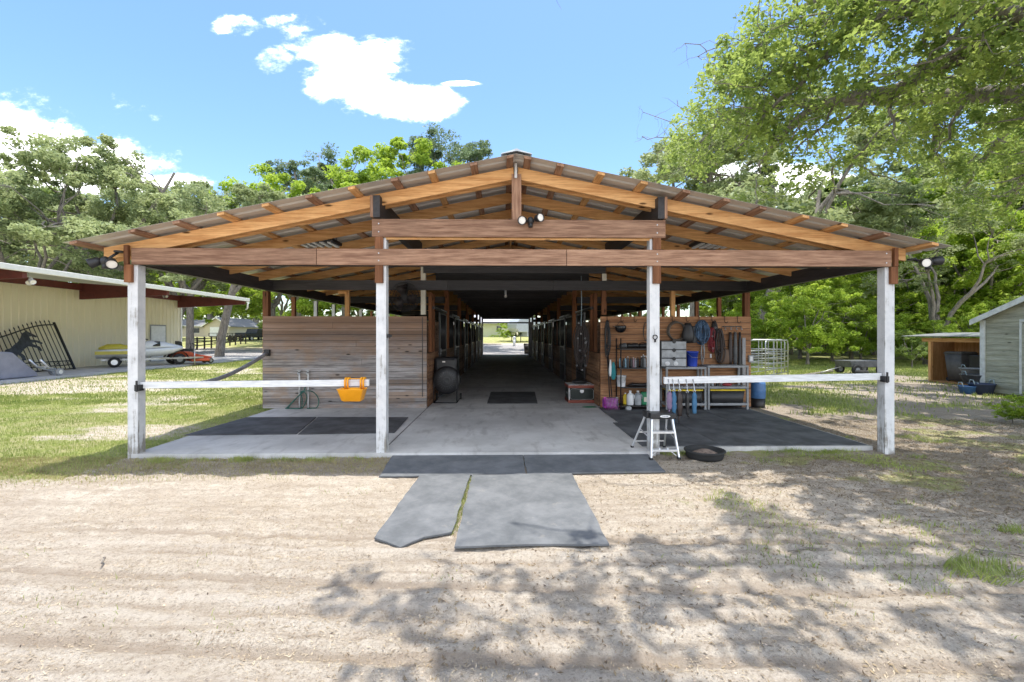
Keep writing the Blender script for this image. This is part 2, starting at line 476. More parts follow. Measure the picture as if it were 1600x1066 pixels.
for side, lst in ((-1, px_left), (1, px_right)):
    for u in lst:
        x = P(u + (4 if side < 0 else -4) * 1.0, HV, 5.93).x
        x = min(x, XC - .06) if side < 0 else max(x, XC + .06)
        sl_ = .204 * side
        mb = MB(); w = .045; t_ = .038; jit = random.uniform(-.02, .03)
        vs = []
        for yy in (5.93 - jit * .3, 38.4):
            for dx, dz in ((-w, -t_), (w, -t_), (w, -.002), (-w, -.002)): vs.append((x + dx, yy, rz(x) - sl_ * dx + dz))
        mb.add(vs, [(0, 1, 2, 3), (7, 6, 5, 4), (0, 4, 5, 1), (1, 5, 6, 2), (2, 6, 7, 3), (3, 7, 4, 0)])
        mb.build('purlin', M['brownY'] if random.random() < .4 else M['pineY'], barn)
# rafters
rys = [6.265, 6.43, 7.35, 8.35, 9.35] + [10.4 + 1.22 * i for i in range(23)]
for i, y in enumerate(rys):
    for side in (-1, 1):
        xa = XC + side * (.03 if i == 0 else .02); xb = (XL + .22) if side < 0 else (XR - .33)
        dep = .165
        mb = MB(); t0 = -.045
        pa = [(xa, rz(xa) + t0), (xb, rz(xb) + t0), (xb, rz(xb) + t0 - dep), (xa, rz(xa) + t0 - dep)]
        mb.prism([(x, y, z) for x, z in pa], (0, .04, 0))
        o = mb.build('rafter', M['pineX'], barn)
# king post and ridge board
MB().box(XC - .055, XC + .075, 6.235, 6.262, 3.226, 3.86).build('king_post', M['brownZ'], barn)
MB().box(XC - .017, XC + .017, 6.21, 6.234, 3.80, 4.0).build('ridge_block', M['whitewood'], barn)
MB().box(XC - .019, XC + .019, 6.48, 38.3, 3.74, 3.96).build('ridge_board', M['pineY'], barn)
# headers
def hx(u, Y=6.19): return P(u, HV, Y).x
for a, b in ((205, 494), (494.8, 885), (885.8, 1393)):
    MB().box(hx(a), hx(b), 6.19, 6.228, 2.60, 2.82).build('header_beam', M['brownX'], barn, bevel=.003)
MB().box(hx(581), hx(1040), 6.19, 6.228, 2.985, 3.225).build('header_beam', M['brownX'], barn, bevel=.003)
MB().box(hx(600), hx(1023), 6.236, 6.25, 2.955, 2.984).build('batten', M['pineX'], barn)
# second (inner) header behind the posts
MB().box(hx(205), hx(1393), 6.372, 6.41, 2.61, 2.80).build('header_beam', M['blackX'], barn)
# front posts: white painted post, brown facing board below each header
PXS = [P(213.5, HV, YP).x, P(597.5, HV, YP).x, P(1020.5, HV, YP).x, P(1384, HV, YP).x]
for k, x in enumerate(PXS):
    outer = k in (0, 3); w = .068
    ztop = 2.60 if outer else 2.98
    MB().box(x - w, x + w, 6.233, 6.369, -.06 if outer else -.0, ztop).build('post', M['whitewood'], barn, bevel=.004)
    if outer:
        s_ = -1 if k == 0 else 1
        xo = x + s_ * .03
        MB().box(xo - .05, xo + .05, 6.185, 6.231, 2.36, 2.598).build('post_facing', M['brownpost'], barn, bevel=.004)
        MB().box(x + s_ * .03, x + s_ * .085, 6.186, 6.232, 2.602, 2.86).build('post_facing', M['brownpost'], barn, bevel=.004)
    else:
        s_ = -1 if k == 1 else 1
        xo = x + s_ * .02
        MB().box(xo - .055, xo + .055, 6.19, 6.231, 2.36, 2.598).build('post_facing', M['brownpost'], barn, bevel=.003)
        MB().box(xo - .055, xo + .055, 6.19, 6.231, 2.822, 2.983).build('post_facing', M['brownpost'], barn, bevel=.003)
# bolts on the headers
mb = MB()
for x in PXS[1:3]:
    s_ = -1 if x < 0 else 1
    for z in (2.66, 2.76, 3.05, 3.16): mb.cyl((x + s_ * .02, 6.188, z), .009, -.004, (0, 1, 0), 8)
for x in (hx(1385),):
    for z in (2.65, 2.78): mb.cyl((x, 6.188, z), .009, -.004, (0, 1, 0), 8)
mb.build('bolt', M['steel'], barn)
# black longitudinal beams on the inner posts, with a brown ply on the end
for x, s_ in ((hx(590, 6.2), -1), (hx(1031, 6.2), 1)):
    MB().box(x - .045, x + .045, 6.14, 38.2, 3.235, 3.53).build('plate_beam', M['blackY'], barn)
    MB().box(x + s_ * .066 - .019, x + s_ * .066 + .019, 6.142, 6.7, 3.24, 3.535).build('plate_facing', M['brownZ'], barn)
# outer longitudinal beams
XO = (PXS[0] - .02, PXS[3] + .02)
for x in XO:
    MB().box(x - .05, x + .05, 6.415, 38.2, 2.60, 2.83).build('plate_beam', M['blackY'], barn)
# cross beams at the stall wall and along the aisle
XW = (-5.25, -1.68, 2.16, 5.53)
cuts = [XW[0], -1.2, 1.1, XW[3]]
for a, b in zip(cuts[:-1], cuts[1:]):
    MB().box(a + .002, b - .002, 9.90, 9.94, 2.63, 2.84).build('cross_beam', M['blackX'], barn)
MB().box(XW[1] - .05, XW[2] + .08, 9.90, 9.94, 3.0, 3.2).build('cross_beam', M['blackX'], barn)
bays = [WY + 4.02 * i for i in range(8)]
for i, y in enumerate(bays):
    if i: 
        for z0 in ((2.64, 3.0) if i == 7 else (3.0,)): MB().box(XW[1] + .0, XW[2], y - .02, y + .03, z0, z0 + (.2 if z0 > 2.9 else .12)).build('cross_beam', M['blackX'], barn)
    if i and i < 7: MB().box(XW[0], XW[1] - .1, y - .02, y + .03, 2.64, 2.84).build('cross_beam', M['blackX'], barn); MB().box(XW[2] + .1, XW[3], y - .02, y + .03, 2.64, 2.84).build('cross_beam', M['blackX'], barn)
    for j in (1, 2):
        yy = y + 4.02 * j / 3
        if yy < 38: MB().box(XW[1], XW[2], yy, yy + .04, 3.02, 3.2).build('ceiling_joist', M['blackX'], barn)
# dark board ceiling over the aisle behind the apron
mb = MB()
n_ = 0; yy = WY + 1.2
while yy < 38.1:
    mb.box(XW[1], XW[2], yy, yy + .185, 3.215, 3.232); yy += .19; n_ += 1
mb.build('ceiling_board', M['blackX'], barn)
# inner columns
for i, y in enumerate(bays):
    for x in (XW[1] - .06, XW[2] + .06):
        if i == 0:
            mtl = M['cream'] if 'cream' in M else M['whitewood']
            MB().box(x - .05, x + .05, 9.945, 10.045, 2.10, 3.23).build('post', mtl if x < 0 else M['brownpost'], barn)
            if x > 0: MB().box(x - .05, x + .05, 9.94, 9.9449, 2.845, 3.0).build('post_patch', mtl, barn)
        else: MB().box(x - .07, x + .07, y - .02, y + .12, .05, 3.23).build('post', M['brownpost'] if i < 6 else M['whitewood'], barn)
# stall walls facing the apron
for (a, b, mt_) in ((XW[0], XW[1], M['greywood']), (XW[2], XW[3], M['redplank'])):
    mb = MB()
    for k in range(15):
        z = .052 + .1347 * k
        mid = random.uniform(.3, .7) * (b - a) + a if k % 3 == 1 else None
        dy = random.uniform(-.003, .003); bot, top = z + .002, z + .1347 - .0065
        if mid:
            mb.box(a, mid - .002, WY + dy, WY + .025 + dy, bot, top); mb.box(mid + .002, b, WY + dy + .001, WY + .025 + dy, bot, top)
        else: mb.box(a, b, WY + dy, WY + .025 + dy, bot, top)
    mb.build('plank_wall', mt_, barn, org=(0, 0, 0))
    MB().box(a + .01, b - .01, WY + .028, WY + .04, .06, 2.05).build('gap_blackout', M['blackX'], barn)  # added black sheet, stops light coming through the plank gaps
MB().box(XW[1] - .10, XW[1] - .085, WY - .01, WY - .003, .3, 2.05).build('wall_trim', M['blackZ'], barn)
# corner and side wall studs
for side in (0, 1):
    x = XW[0] if side == 0 else XW[3]
    MB().box(x - .02, x + .10, WY + .03, WY + .15, .05, 2.62).build('post', M['brownpost'], barn) if side == 0 else MB().box(x - .12, x + .0, WY + .03, WY + .15, .05, 2.62).build('post', M['brownpost'], barn)
    xx = x + .04 if side == 0 else x - .06
    for k in range(1, 21):
        y = WY + 1.34 * k
        MB().box(xx - .04, xx + .045, y, y + .09, 2.07, 2.60).build('stud', M['whitewood'] if k in (2, 3, 5, 8) and side == 0 else M['brownpost'], barn)
    mb = MB(); 
    for k in range(15):
        z = .052 + .1347 * k
        mb.box(xx - .02, xx + .005, WY + .16, 38.1, z + .002, z + .126)
    mb.build('side_wall', M['aisleplank'], barn)
for k, u in enumerate((541, 1053)):
    x = P(u, HV, WY).x
    MB().box(x - .045, x + .045, WY + .04, WY + .13, 2.0, 2.64).build('stud', M['pineZ'], barn)
MB().box(P(528, HV, WY).x, P(541, HV, WY).x, WY + .02, WY + .04, 2.56, 2.62).build('stud_block', M['pineX'], barn)
# partitions between the stalls
for i, y in enumerate(bays[1:7]):
    for a, b in ((XW[0] + .1, XW[1] - .14), (XW[2] + .14, XW[3] - .14)):
        mb = MB()
        for k in range(15): mb.box(a, b, y, y + .03, .052 + .1347 * k, .052 + .1347 * k + .128)
        mb.build('partition', M['aisleplank'], barn)
# aisle fronts: low planks, studs, sliding doors with grilles
def door_proto():
    d = thing('stall_door', None, None, (0, 0, 0)); d.name = 'stall_door'
    return d
LB = M['doormetal']
for side in (-1, 1):
    X = XW[1] if side < 0 else XW[2]
    for i in range(7):
        ya, yb = bays[i] + .14, bays[i] + 4.0
        d0 = ya + (1.25 if i else 1.55); d1 = d0 + 1.25
        mb = MB()
        for k in range(8):
            z = .055 + .15 * k
            mb.box(X - .012, X + .012, ya, d0, z, z + .140)
        mb.build('stall_front', M['aisleplank'] if i else M['redaisle'], barn)
        mb = MB()
        for k in range(8): mb.box(X - .012, X + .012, d1, yb, .055 + .15 * k, .195 + .15 * k)
        mb.build('stall_front', M['aisleplank'] if i else M['redaisle'], barn)
        if i == 0:
            for yy in (ya + .35, ya + .8): MB().box(X - .04, X + .03, yy, yy + .09, 1.26, 2.64).build('stud', M['brownpost'], barn)
        else:
            for a, b in ((ya, d0), (d1, yb)):
                mb = MB(); nb = int((b - a) / .11)
                for q in range(1, nb): mb.cyl((X, a + (b - a) * q / nb, 1.25), .008, .98, n=5)
                mb.box(X - .02, X + .02, a, b, 2.22, 2.27)
                mb.build('grille', LB, barn)
        f = MB(); xs = X + .05 * (-side)        # the door hangs on the aisle side
        f.box(xs - .02, xs + .02, d0 - .02, d0 + .04, .08, 2.24).box(xs - .02, xs + .02, d1 - .04, d1 + .02, .08, 2.24)
        for z in (.08, .62, 1.22, 2.2): f.box(xs - .018, xs + .018, d0 + .04, d1 - .04, z, z + .045)
        df = f.build('stall_door', LB, barn)
        MB().box(xs - .008, xs + .008, d0 + .04, d1 - .04, .13, 1.21).build('panel', M['blackY'], df)
        g = MB()
        for q in range(1, 11): g.cyl((xs, d0 + (d1 - d0) * q / 11, 1.26), .009, .95, n=5)
        g.build('bars', LB, df)
        MB().box(xs - .03, xs + .03, d0 + .0, d0 + .16, 1.16, 1.185).cyl((xs - side * .025, d0 + .07, 1.2), .012, .12, n=6).build('latch', M['steel'], df)
        MB().box(xs - .03, xs + .03, d0 - 1.0, d1 + .1, 2.27, 2.33).build('door_track', LB, barn)
        MB().box(xs - side * .032 - .002, xs - side * .032 + .002, d0 + .1, d1 + .0, 2.30, 2.325).build('track_highlight', M['alu'], barn)  # bright strip standing in for the highlight along the dark track
# far end pale pilaster
MB().box(XW[2] - .28, XW[2] + .02, 33.4, 33.7, .05, 2.62).box(XW[2] - .32, XW[2] + .05, 33.35, 33.75, .051, .25).build('pilaster', M['concrete'], barn)
# ================================================================ GROUND
def axis(lo, hi, a, b, step, grow=1.09):
    c = list(np.arange(a, b, step)); d = step; x = c[-1]
    while x < hi: d *= grow; x += d; c.append(x)
    d = step; x = a; L = []
    while x > lo: d *= grow; x -= d; L.append(x)
    return np.array(L[::-1] + c)


def smooth(x, a, b):
    t = np.clip((x - a) / (b - a), 0, 1); return t * t * (3 - 2 * t)


def gheight(x, y):
    return 1.3 * smooth(y, 42, 84)


def vnoise(x, y, s, seed):
    r = np.random.default_rng(seed); g = r.random((256, 256)); X = x * s + 100.3; Y = y * s + 71.7
    xi = np.floor(X).astype(int); yi = np.floor(Y).astype(int); fx = X - xi; fy = Y - yi
    fx = fx * fx * (3 - 2 * fx); fy = fy * fy * (3 - 2 * fy)
    a = g[xi % 256, yi % 256]; b = g[(xi + 1) % 256, yi % 256]; c = g[xi % 256, (yi + 1) % 256]; d = g[(xi + 1) % 256, (yi + 1) % 256]
    return (a * (1 - fx) + b * fx) * (1 - fy) + (c * (1 - fx) + d * fx) * fy


def fbm(x, y, s, seed, o=4):
    t = 0; w = 0; k = 1.
    for i in range(o): t = t + k * vnoise(x, y, s * 2 ** i, seed + i); w += k; k *= .55
    return t / w


def lawn_mask(x, y):
    """where grass grows (0..1)"""
    n = fbm(x, y, .7, 5)
    # left lawn: from the apron out to the shed slab, its front edge runs from (-6,4.9) to (-1.6,5.9)
    front = 5.25 + .06 * (x + 6) + .25 * (n - .5)
    L = smooth(y - front, -.35, .45) * smooth(-x, 1.3, 2.2) 
    L = np.where(x < -5.1, L, L * (.12 + .5 * smooth(fbm(x, y, 1.4, 15), .42, .62)))
    # dry streaks
    dry = smooth(fbm(x * .45, y * 1.0, .55, 23), .50, .64) * smooth(y, 5, 8)
    L = L * (1 - .66 * dry * smooth(-x, 4, 6))
    # right side grass patches
    Rr = smooth(fbm(x, y, .8, 41), .55, .68) * smooth(x, .8, 2.) * smooth(y, 3.3, 5.) * .55
    far = smooth(x, 5.6, 6.6) * smooth(y, 8.6, 10.5) * smooth(fbm(x, y, .5, 61), .33, .5) * (1 - .8 * smooth(x - (y - 9.) * .4, 6.5, 9.) * smooth(-y, -17, -14))
    farg = smooth(y, 19, 24) * smooth(x, 6, 8) * .9
    edge = np.exp(-((y - 5.95) / .28) ** 2) * smooth(x, 2.0, 2.6) * smooth(fbm(x, y, 1.5, 9), .4, .6) * .7
    # behind the barn
    strip = smooth(y, 5.3, 5.5) * smooth(x, -5.3, -4.9) * (1 - smooth(x, -1.9, -1.5)); L = L * (1 - .55 * strip)
    back = smooth(y, 58, 64) * smooth(x, -12, -8) * smooth(-x, -26, -22)
    left_far = smooth(-x, 5, 7) * smooth(y, 50, 56)
    return np.clip(np.maximum.reduce([L * (1 - smooth(y, 30, 32)), Rr, far, farg, edge, back, left_far]), 0, 1)


def road_mask(x, y):
    e = fbm(x, y, .3, 77) * 1.6
    a = smooth(y + e, 31.5, 33) * (1 - smooth(y + e, 50, 52)) * smooth(-x, 4.5, 6)
    b = smooth(y, 38.2, 39) * (1 - smooth(y + e, 57, 59)) * smooth(x, -8, -5) * (1 - smooth(x, 12, 16))
    return np.clip(a + b, 0, 1)


def litter_mask(x, y):
    n = fbm(x, y, .6, 91)
    a = smooth(x + .9 * (y - 5), 1.0, 5.5) * (1 - smooth(y, 18, 22)) * smooth(x, -.3, 1.6)
    strip = smooth(-x, -.5, .3) * smooth(y, 5.35, 5.6) * smooth(x, -5.4, -4.9) * .9
    return np.clip(np.maximum(a, strip) * (.55 + .9 * (n - .2)), 0, 1)


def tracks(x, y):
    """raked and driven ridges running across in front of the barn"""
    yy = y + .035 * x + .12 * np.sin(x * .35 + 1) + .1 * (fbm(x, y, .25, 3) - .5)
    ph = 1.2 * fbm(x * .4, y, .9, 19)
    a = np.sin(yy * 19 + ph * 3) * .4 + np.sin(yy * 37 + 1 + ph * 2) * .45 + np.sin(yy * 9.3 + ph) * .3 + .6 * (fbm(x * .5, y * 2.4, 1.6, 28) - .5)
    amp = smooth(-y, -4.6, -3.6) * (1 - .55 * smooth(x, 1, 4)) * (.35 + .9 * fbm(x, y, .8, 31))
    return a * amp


gx = axis(-330, 330, -6.2, 7.5, .036); gy = axis(-30, 420, 1.3, 6.7, .030)
GX, GY = np.meshgrid(gx, gy, indexing='ij')
hb = gheight(GX, GY)
near = np.exp(-np.maximum(0, np.hypot(GX, GY - 4) - 9) / 5)
foot = fbm(GX, GY, 2.6, 3, 5) - .5; fine = fbm(GX, GY, 9, 13, 3) - .5
HZ = hb + near * (.020 * tracks(GX, GY) + .070 * foot * (1 - .35 * smooth(-GY, -4.6, -3.6)) + .045 * fine - .012)
under = smooth(GY - .25 * (GX > 2.1), 6.22, 6.42) * smooth(GX, -5.25, -4.95) * smooth(-GX, -5.6, -5.3) * (1 - smooth(GY, 38.2, 39.5))
HZ = HZ - .05 * under
# keep the soil just below the rubber mats in front
md = smooth(GX, -1.9, -1.7) * smooth(-GX, -2.4, -2.15) * smooth(GY, 5.3, 5.4) * (1 - smooth(GY, 6.3, 6.5))
md2 = smooth(GX, -1.2, -1.05) * smooth(-GX, -1.15, -.95) * smooth(GY, 3.5, 3.7)
mm = np.maximum(md, md2 * (1 - smooth(GY, 5.5, 5.6))); HZ = HZ * (1 - mm) - .012 * mm
nx, ny = GX.shape
me = bpy.data.meshes.new('ground'); V = np.stack([GX, GY, HZ], -1).reshape(-1, 3)
ii = np.arange(nx * ny).reshape(nx, ny)
Fq = np.stack([ii[:-1, :-1], ii[1:, :-1], ii[1:, 1:], ii[:-1, 1:]], -1).reshape(-1, 4)


def np_mesh(me, V, Fq):
    k = Fq.shape[1]
    me.vertices.add(len(V)); me.vertices.foreach_set('co', V.astype(np.float32).ravel())
    me.loops.add(len(Fq) * k); me.loops.foreach_set('vertex_index', Fq.astype(np.int32).ravel())
    me.polygons.add(len(Fq)); me.polygons.foreach_set('loop_start', np.arange(0, len(Fq) * k, k, dtype=np.int32))
    try: me.polygons.foreach_set('loop_total', np.full(len(Fq), k, dtype=np.int32))
    except Exception: pass
    me.update(calc_edges=True)


np_mesh(me, V, Fq)
me.polygons.foreach_set('use_smooth', np.ones(len(Fq), dtype=bool))
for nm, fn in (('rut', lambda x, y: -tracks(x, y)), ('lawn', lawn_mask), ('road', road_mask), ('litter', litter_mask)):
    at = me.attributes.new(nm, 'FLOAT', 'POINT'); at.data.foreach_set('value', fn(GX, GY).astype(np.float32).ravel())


def f_ground(t, b, o):
    oc = t.new('ShaderNodeTexCoord').outputs['Object']
    A = lambda n: t.new('ShaderNodeAttribute', attribute_name=n).outputs['Fac']
    n1 = t.noise(oc, 1.3, 6, .65); n2 = t.noise(oc, 9, 6, .7); n3 = t.noise(oc, 60, 4, .75); n4 = t.noise(oc, 170, 3, .8)
    nb = t.noise(t.sc(oc, (.35, 1, 1)), .35, 4)
    n5 = t.noise(oc, 28, 6, .8)
    sand = t.mix(t.ramp(n1, .3, .7), (.62, .535, .43), (.75, .67, .56))
    sand = t.mix(t.math('MULTIPLY', t.ramp(n2, .44, .64), .45), sand, (.47, .375, .28))
    sand = t.mix(t.math('MULTIPLY', t.ramp(n5, .50, .62), .60), sand, (.37, .29, .215))
    sand = t.mix(t.math('MULTIPLY', t.ramp(n3, .53, .64), .65), sand, (.27, .205, .15))
    sand = t.mix(t.math('MULTIPLY', t.ramp(n4, .5, .7), .5), sand, (.76, .69, .60))
    stk = t.noise(t.sc(oc, (.45, 8, 1)), 1.3, 6, .65)
    sand = t.mix(t.math('MULTIPLY', t.ramp(stk, .46, .60), .42), sand, (.40, .32, .245))
    rut = t.math('ADD', A('rut'), t.math('MULTIPLY', t.math('SUBTRACT', n5, .5), .7))  # dark troughs: soil tone plus small ridge shadows, put into the colour
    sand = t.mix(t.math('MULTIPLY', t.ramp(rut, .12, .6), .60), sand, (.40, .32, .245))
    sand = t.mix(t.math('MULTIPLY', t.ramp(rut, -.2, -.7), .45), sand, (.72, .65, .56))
    lit = t.math('MULTIPLY', A('litter'), 1.0)
    lf = t.ramp(t.math('ADD', lit, t.math('MULTIPLY', t.math('SUBTRACT', n3, .5), 1.4)), .35, .85)
    lcol = t.mix(t.ramp(n4, .35, .65), (.13, .105, .085), (.36, .30, .24))
    c = t.mix(t.math('MULTIPLY', lf, .55), sand, lcol)
    gr = t.math('ADD', A('lawn'), t.math('MULTIPLY', t.math('ADD', t.math('SUBTRACT', n2, .5), t.math('SUBTRACT', n3, .5)), .9))
    gf = t.ramp(gr, .30, .62)
    gc = t.mix(t.ramp(t.noise(oc, 24, 5, .7), .35, .65), (.20, .26, .06), (.40, .43, .14))
    gc = t.mix(t.math('MULTIPLY', t.ramp(n1, .36, .60), .85), gc, t.mix(n2, (.36, .34, .15), (.54, .48, .28)))
    c = t.mix(gf, c, gc)
    rc = t.mix(t.ramp(n2, .3, .7), (.30, .29, .29), (.42, .40, .39))
    c = t.mix(t.ramp(t.math('ADD', A('road'), t.math('MULTIPLY', t.math('SUBTRACT', n1, .5), .5)), .35, .6), c, rc)
    t.put(b.inputs['Base Color'], c); b.inputs['Roughness'].default_value = .95; b.inputs['Specular IOR Level'].default_value = .15
    h = t.math('ADD', t.math('MULTIPLY', n2, .5), t.math('ADD', t.math('MULTIPLY', n3, .5), t.math('MULTIPLY', n4, .25)))
    bump(t, b, h, 1.0, .06)


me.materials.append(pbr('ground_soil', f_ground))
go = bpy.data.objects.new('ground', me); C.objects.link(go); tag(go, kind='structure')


def ground_z(x, y):
    x = np.atleast_1d(np.asarray(x, float)); y = np.atleast_1d(np.asarray(y, float))
    i = np.clip(np.searchsorted(gx, x) - 1, 0, nx - 2); j = np.clip(np.searchsorted(gy, y) - 1, 0, ny - 2)
    fx = (x - gx[i]) / (gx[i + 1] - gx[i]); fy = (y - gy[j]) / (gy[j + 1] - gy[j])
    return (HZ[i, j] * (1 - fx) + HZ[i + 1, j] * fx) * (1 - fy) + (HZ[i, j + 1] * (1 - fx) + HZ[i + 1, j + 1] * fx) * fy


# ---------------------------------------------------------------- grass, litter
def leafmat(name, c1, c2, trans=.35, vscale=.6, rough=.55, hue=None):
    m = bpy.data.materials.new(name); m.use_nodes = True; t = NT(m.node_tree)
    oc = t.new('ShaderNodeTexCoord').outputs['Object']; rnd = t.new('ShaderNodeObjectInfo').outputs['Random']
    n = t.noise(oc, vscale, 3); n2 = t.noise(oc, 7, 2)
    c = t.mix(t.ramp(t.math('ADD', t.math('MULTIPLY', n, .6), t.math('MULTIPLY', n2, .4)), .36, .64), c1, c2)
    c = t.mix(1.0, c, t.ramp(rnd, 0, 1, (.8, .85, .8), (1.12, 1.12, 1.1)), 'MULTIPLY')
    p = t.new('ShaderNodeBsdfPrincipled'); t.put(p.inputs['Base Color'], c); p.inputs['Roughness'].default_value = rough; p.inputs['Specular IOR Level'].default_value = .4
    tr = t.new('ShaderNodeBsdfTranslucent'); t.put(tr.inputs[0], t.mix(.5, c, [min(1, x * 1.6) for x in c2]))
    mx = t.new('ShaderNodeMixShader'); mx.inputs[0].default_value = trans
    t.put(mx.inputs[1], p.outputs[0]); t.put(mx.inputs[2], tr.outputs[0])
    o = t.new('ShaderNodeOutputMaterial'); t.put(o.inputs[0], mx.outputs[0])
    return m


def blades(name, x, y, h, w, mat_, label, seed=1, lean=.5):
    r = np.random.default_rng(seed); n = len(x); z = ground_z(x, y) - .004
    a = r.random(n) * 6.283; l = (r.random(n) * lean) * h; b = a + r.normal(0, .7, n)
    p0 = np.stack([x - np.cos(b) * w, y - np.sin(b) * w, z], 1); p1 = np.stack([x + np.cos(b) * w, y + np.sin(b) * w, z], 1)
    m_ = np.stack([x + np.cos(a) * l * .35, y + np.sin(a) * l * .35, z + h * .6], 1)
    d = np.stack([np.cos(b) * w * .7, np.sin(b) * w * .7, 0 * w], 1)
    tip = np.stack([x + np.cos(a) * l, y + np.sin(a) * l, z + h], 1)
    V = np.stack([p0, p1, m_ + d, m_ - d, tip, tip + d * .1], 1).reshape(-1, 3); k = np.arange(n)[:, None] * 6
    Fq = np.concatenate([k + [[0, 1, 2, 3]], k + [[3, 2, 5, 4]]], 0)
    me = bpy.data.meshes.new(name); np_mesh(me, V, Fq); me.materials.append(mat_)
    o = bpy.data.objects.new(name, me); C.objects.link(o); return tag(o, label, name.replace('_', ' '), kind='stuff')


def scatter(n, x0, x1, y0, y1, mask, seed, power=1., ybias=1.):
    r = np.random.default_rng(seed); x = x0 + (x1 - x0) * r.random(n); y = y0 + (y1 - y0) * r.random(n) ** ybias
    k = r.random(n) < mask(x, y) ** power; x, y = x[k], y[k]
    bad = ((x > -5.05) & (x < 5.4) & (y > 6.2) & (y < 39)); 
    for poly in MATPOLY: bad |= inpoly(x, y, poly)
    return x[~bad], y[~bad]


def inpoly(x, y, poly):
    c = np.zeros(len(x), bool); n = len(poly)
    for i in range(n):
        x1, y1_ = poly[i]; x2, y2 = poly[(i + 1) % n]
        k = ((y1_ > y) != (y2 > y)) & (x < (x2 - x1) * (y - y1_) / (y2 - y1_ + 1e-12) + x1); c ^= k
    return c


# front mats (measured on the ground)
MATS = [('A', [(620, 702), (815, 703), (822, 741), (592, 745)]), ('B', [(816.5, 703), (1003, 701), (1040, 737), (823.5, 741)]),
        ('C', [(655, 744), (735, 742), (706, 832), (662, 840), (626, 856), (585, 841)]),
        ('D', [(738, 742), (893, 740), (952, 851), (850, 851), (710, 855)])]
MATPOLY = [[tuple(G(u, v, .012)[:2]) for u, v in p] for _, p in MATS]
LABM = {'A': 'long dark rubber mat lying against the slab edge, left of its joint', 'B': 'long dark rubber mat at the slab edge under the foot of the step ladder',
        'C': 'narrow sunlit rubber mat with a torn slanting front edge on the sand', 'D': 'large dusty grey rubber mat lying alone out on the sunlit sand'}
def mat_mesh(poly, z, th, rag=.004, seed=0):
    r = random.Random(seed); pts = []
    for i in range(len(poly)):
        a, b = Vector((*poly[i], 0)), Vector((*poly[(i + 1) % len(poly)], 0)); n = max(2, int((b - a).length / .12))
        for k in range(n):
            p = a.lerp(b, k / n) + (Vector((r.uniform(-rag, rag), r.uniform(-rag, rag), 0)) if k else Vector())
            pts.append((p.x, p.y, z))
    return MB().prism(pts, (0, 0, th))
for (nm, _), poly in zip(MATS, MATPOLY):
    mat_mesh(poly, .001, .016, .008, ord(nm)).build('rubber_mat', M['mat'], label=LABM[nm], cat='mat', group='rubber mats in front of the barn')

gm = leafmat('grass_blade', (.15, .21, .04), (.40, .44, .13), .3, 1.1)
dg = leafmat('dry_grass_blade', (.30, .24, .10), (.50, .42, .22), .2, 2)
x, y = scatter(150000, -14, -1.4, 4.6, 13, lawn_mask, 1, 1.4, 1.2)
blades('lawn_grass', x, y, .025 + .03 * RNG.random(len(x)), .0022 + .002 * RNG.random(len(x)), gm, 'short patchy lawn grass growing left of the barn', 1)
x, y = scatter(120000, -24, -5.5, 11, 32, lawn_mask, 2, 1.2)
blades('far_grass', x, y, .04 + .03 * RNG.random(len(x)), .007 + .004 * RNG.random(len(x)), gm, 'lawn grass between the barn and the metal building', 2)
x, y = scatter(60000, -7, -1.0, 4.8, 6.3, lambda x, y: np.clip(lawn_mask(x, y) * .5 + .35 * smooth(y, 5.3, 5.7), 0, 1), 3)
blades('dry_grass', x, y, .015 + .035 * RNG.random(len(x)), .0018 + .001 * RNG.random(len(x)), dg, 'straw coloured dead grass along the left front of the slab', 3, 1.3)
clump = lambda x, y: smooth(fbm(x, y, 1.6, 55), .56, .66) * (.25 + .75 * smooth(y, 3.8, 5.2))
x, y = scatter(90000, 1.1, 9, 2.6, 9, lambda x, y: clump(x, y) * smooth(x, 1.1, 2.2), 4)
blades('sparse_grass', x, y, .02 + .045 * RNG.random(len(x)), .002 + .002 * RNG.random(len(x)), gm, 'sparse grass tufts in the shaded dirt right of the mats', 4, 1.)
x, y = scatter(90000, 5.6, 26, 9, 30, lawn_mask, 5)
blades('meadow_grass', x, y, .05 + .06 * RNG.random(len(x)), .008 + .005 * RNG.random(len(x)), gm, 'sunlit grass beyond the right end of the barn', 5)
x, y = scatter(9000, -7, 8, 1.8, 5.4, lambda x, y: smooth(fbm(x, y, 2.3, 66), .66, .74), 6)
blades('sprouts', x, y, .015 + .03 * RNG.random(len(x)), .0018 + .001 * RNG.random(len(x)), gm, 'tiny grass sprouts poking out of the sand', 6, 1.)
# grass between the two small mats and along the slab edge
r = np.random.default_rng(8); k = r.random(900); a0, a1 = G(737, 745), G(707, 835)
x = a0.x + (a1.x - a0.x) * k + r.normal(0, .02, 900); y = a0.y + (a1.y - a0.y) * k
blades('crack_grass', x, y, .02 + .03 * r.random(900), np.full(900, .002), gm, 'grass growing in the gap between the two front mats', 7, 1.)
r = np.random.default_rng(18); cxs = r.uniform(-4.7, 5.2, 60); k = r.integers(0, 60, 5200)
x = cxs[k] + r.normal(0, .07, 5200); y = np.where(x < 2.1, 6.14, 6.38) - np.abs(r.normal(0, .07, 5200)); kp = ~((x > -1.85) & (x < 2.2)); x, y = x[kp], y[kp]
blades('edge_grass', x, y, .03 + .05 * r.random(len(x)), np.full(len(x), .0022), gm, 'ragged green tufts growing against the front edge of the slab', 17, .9)
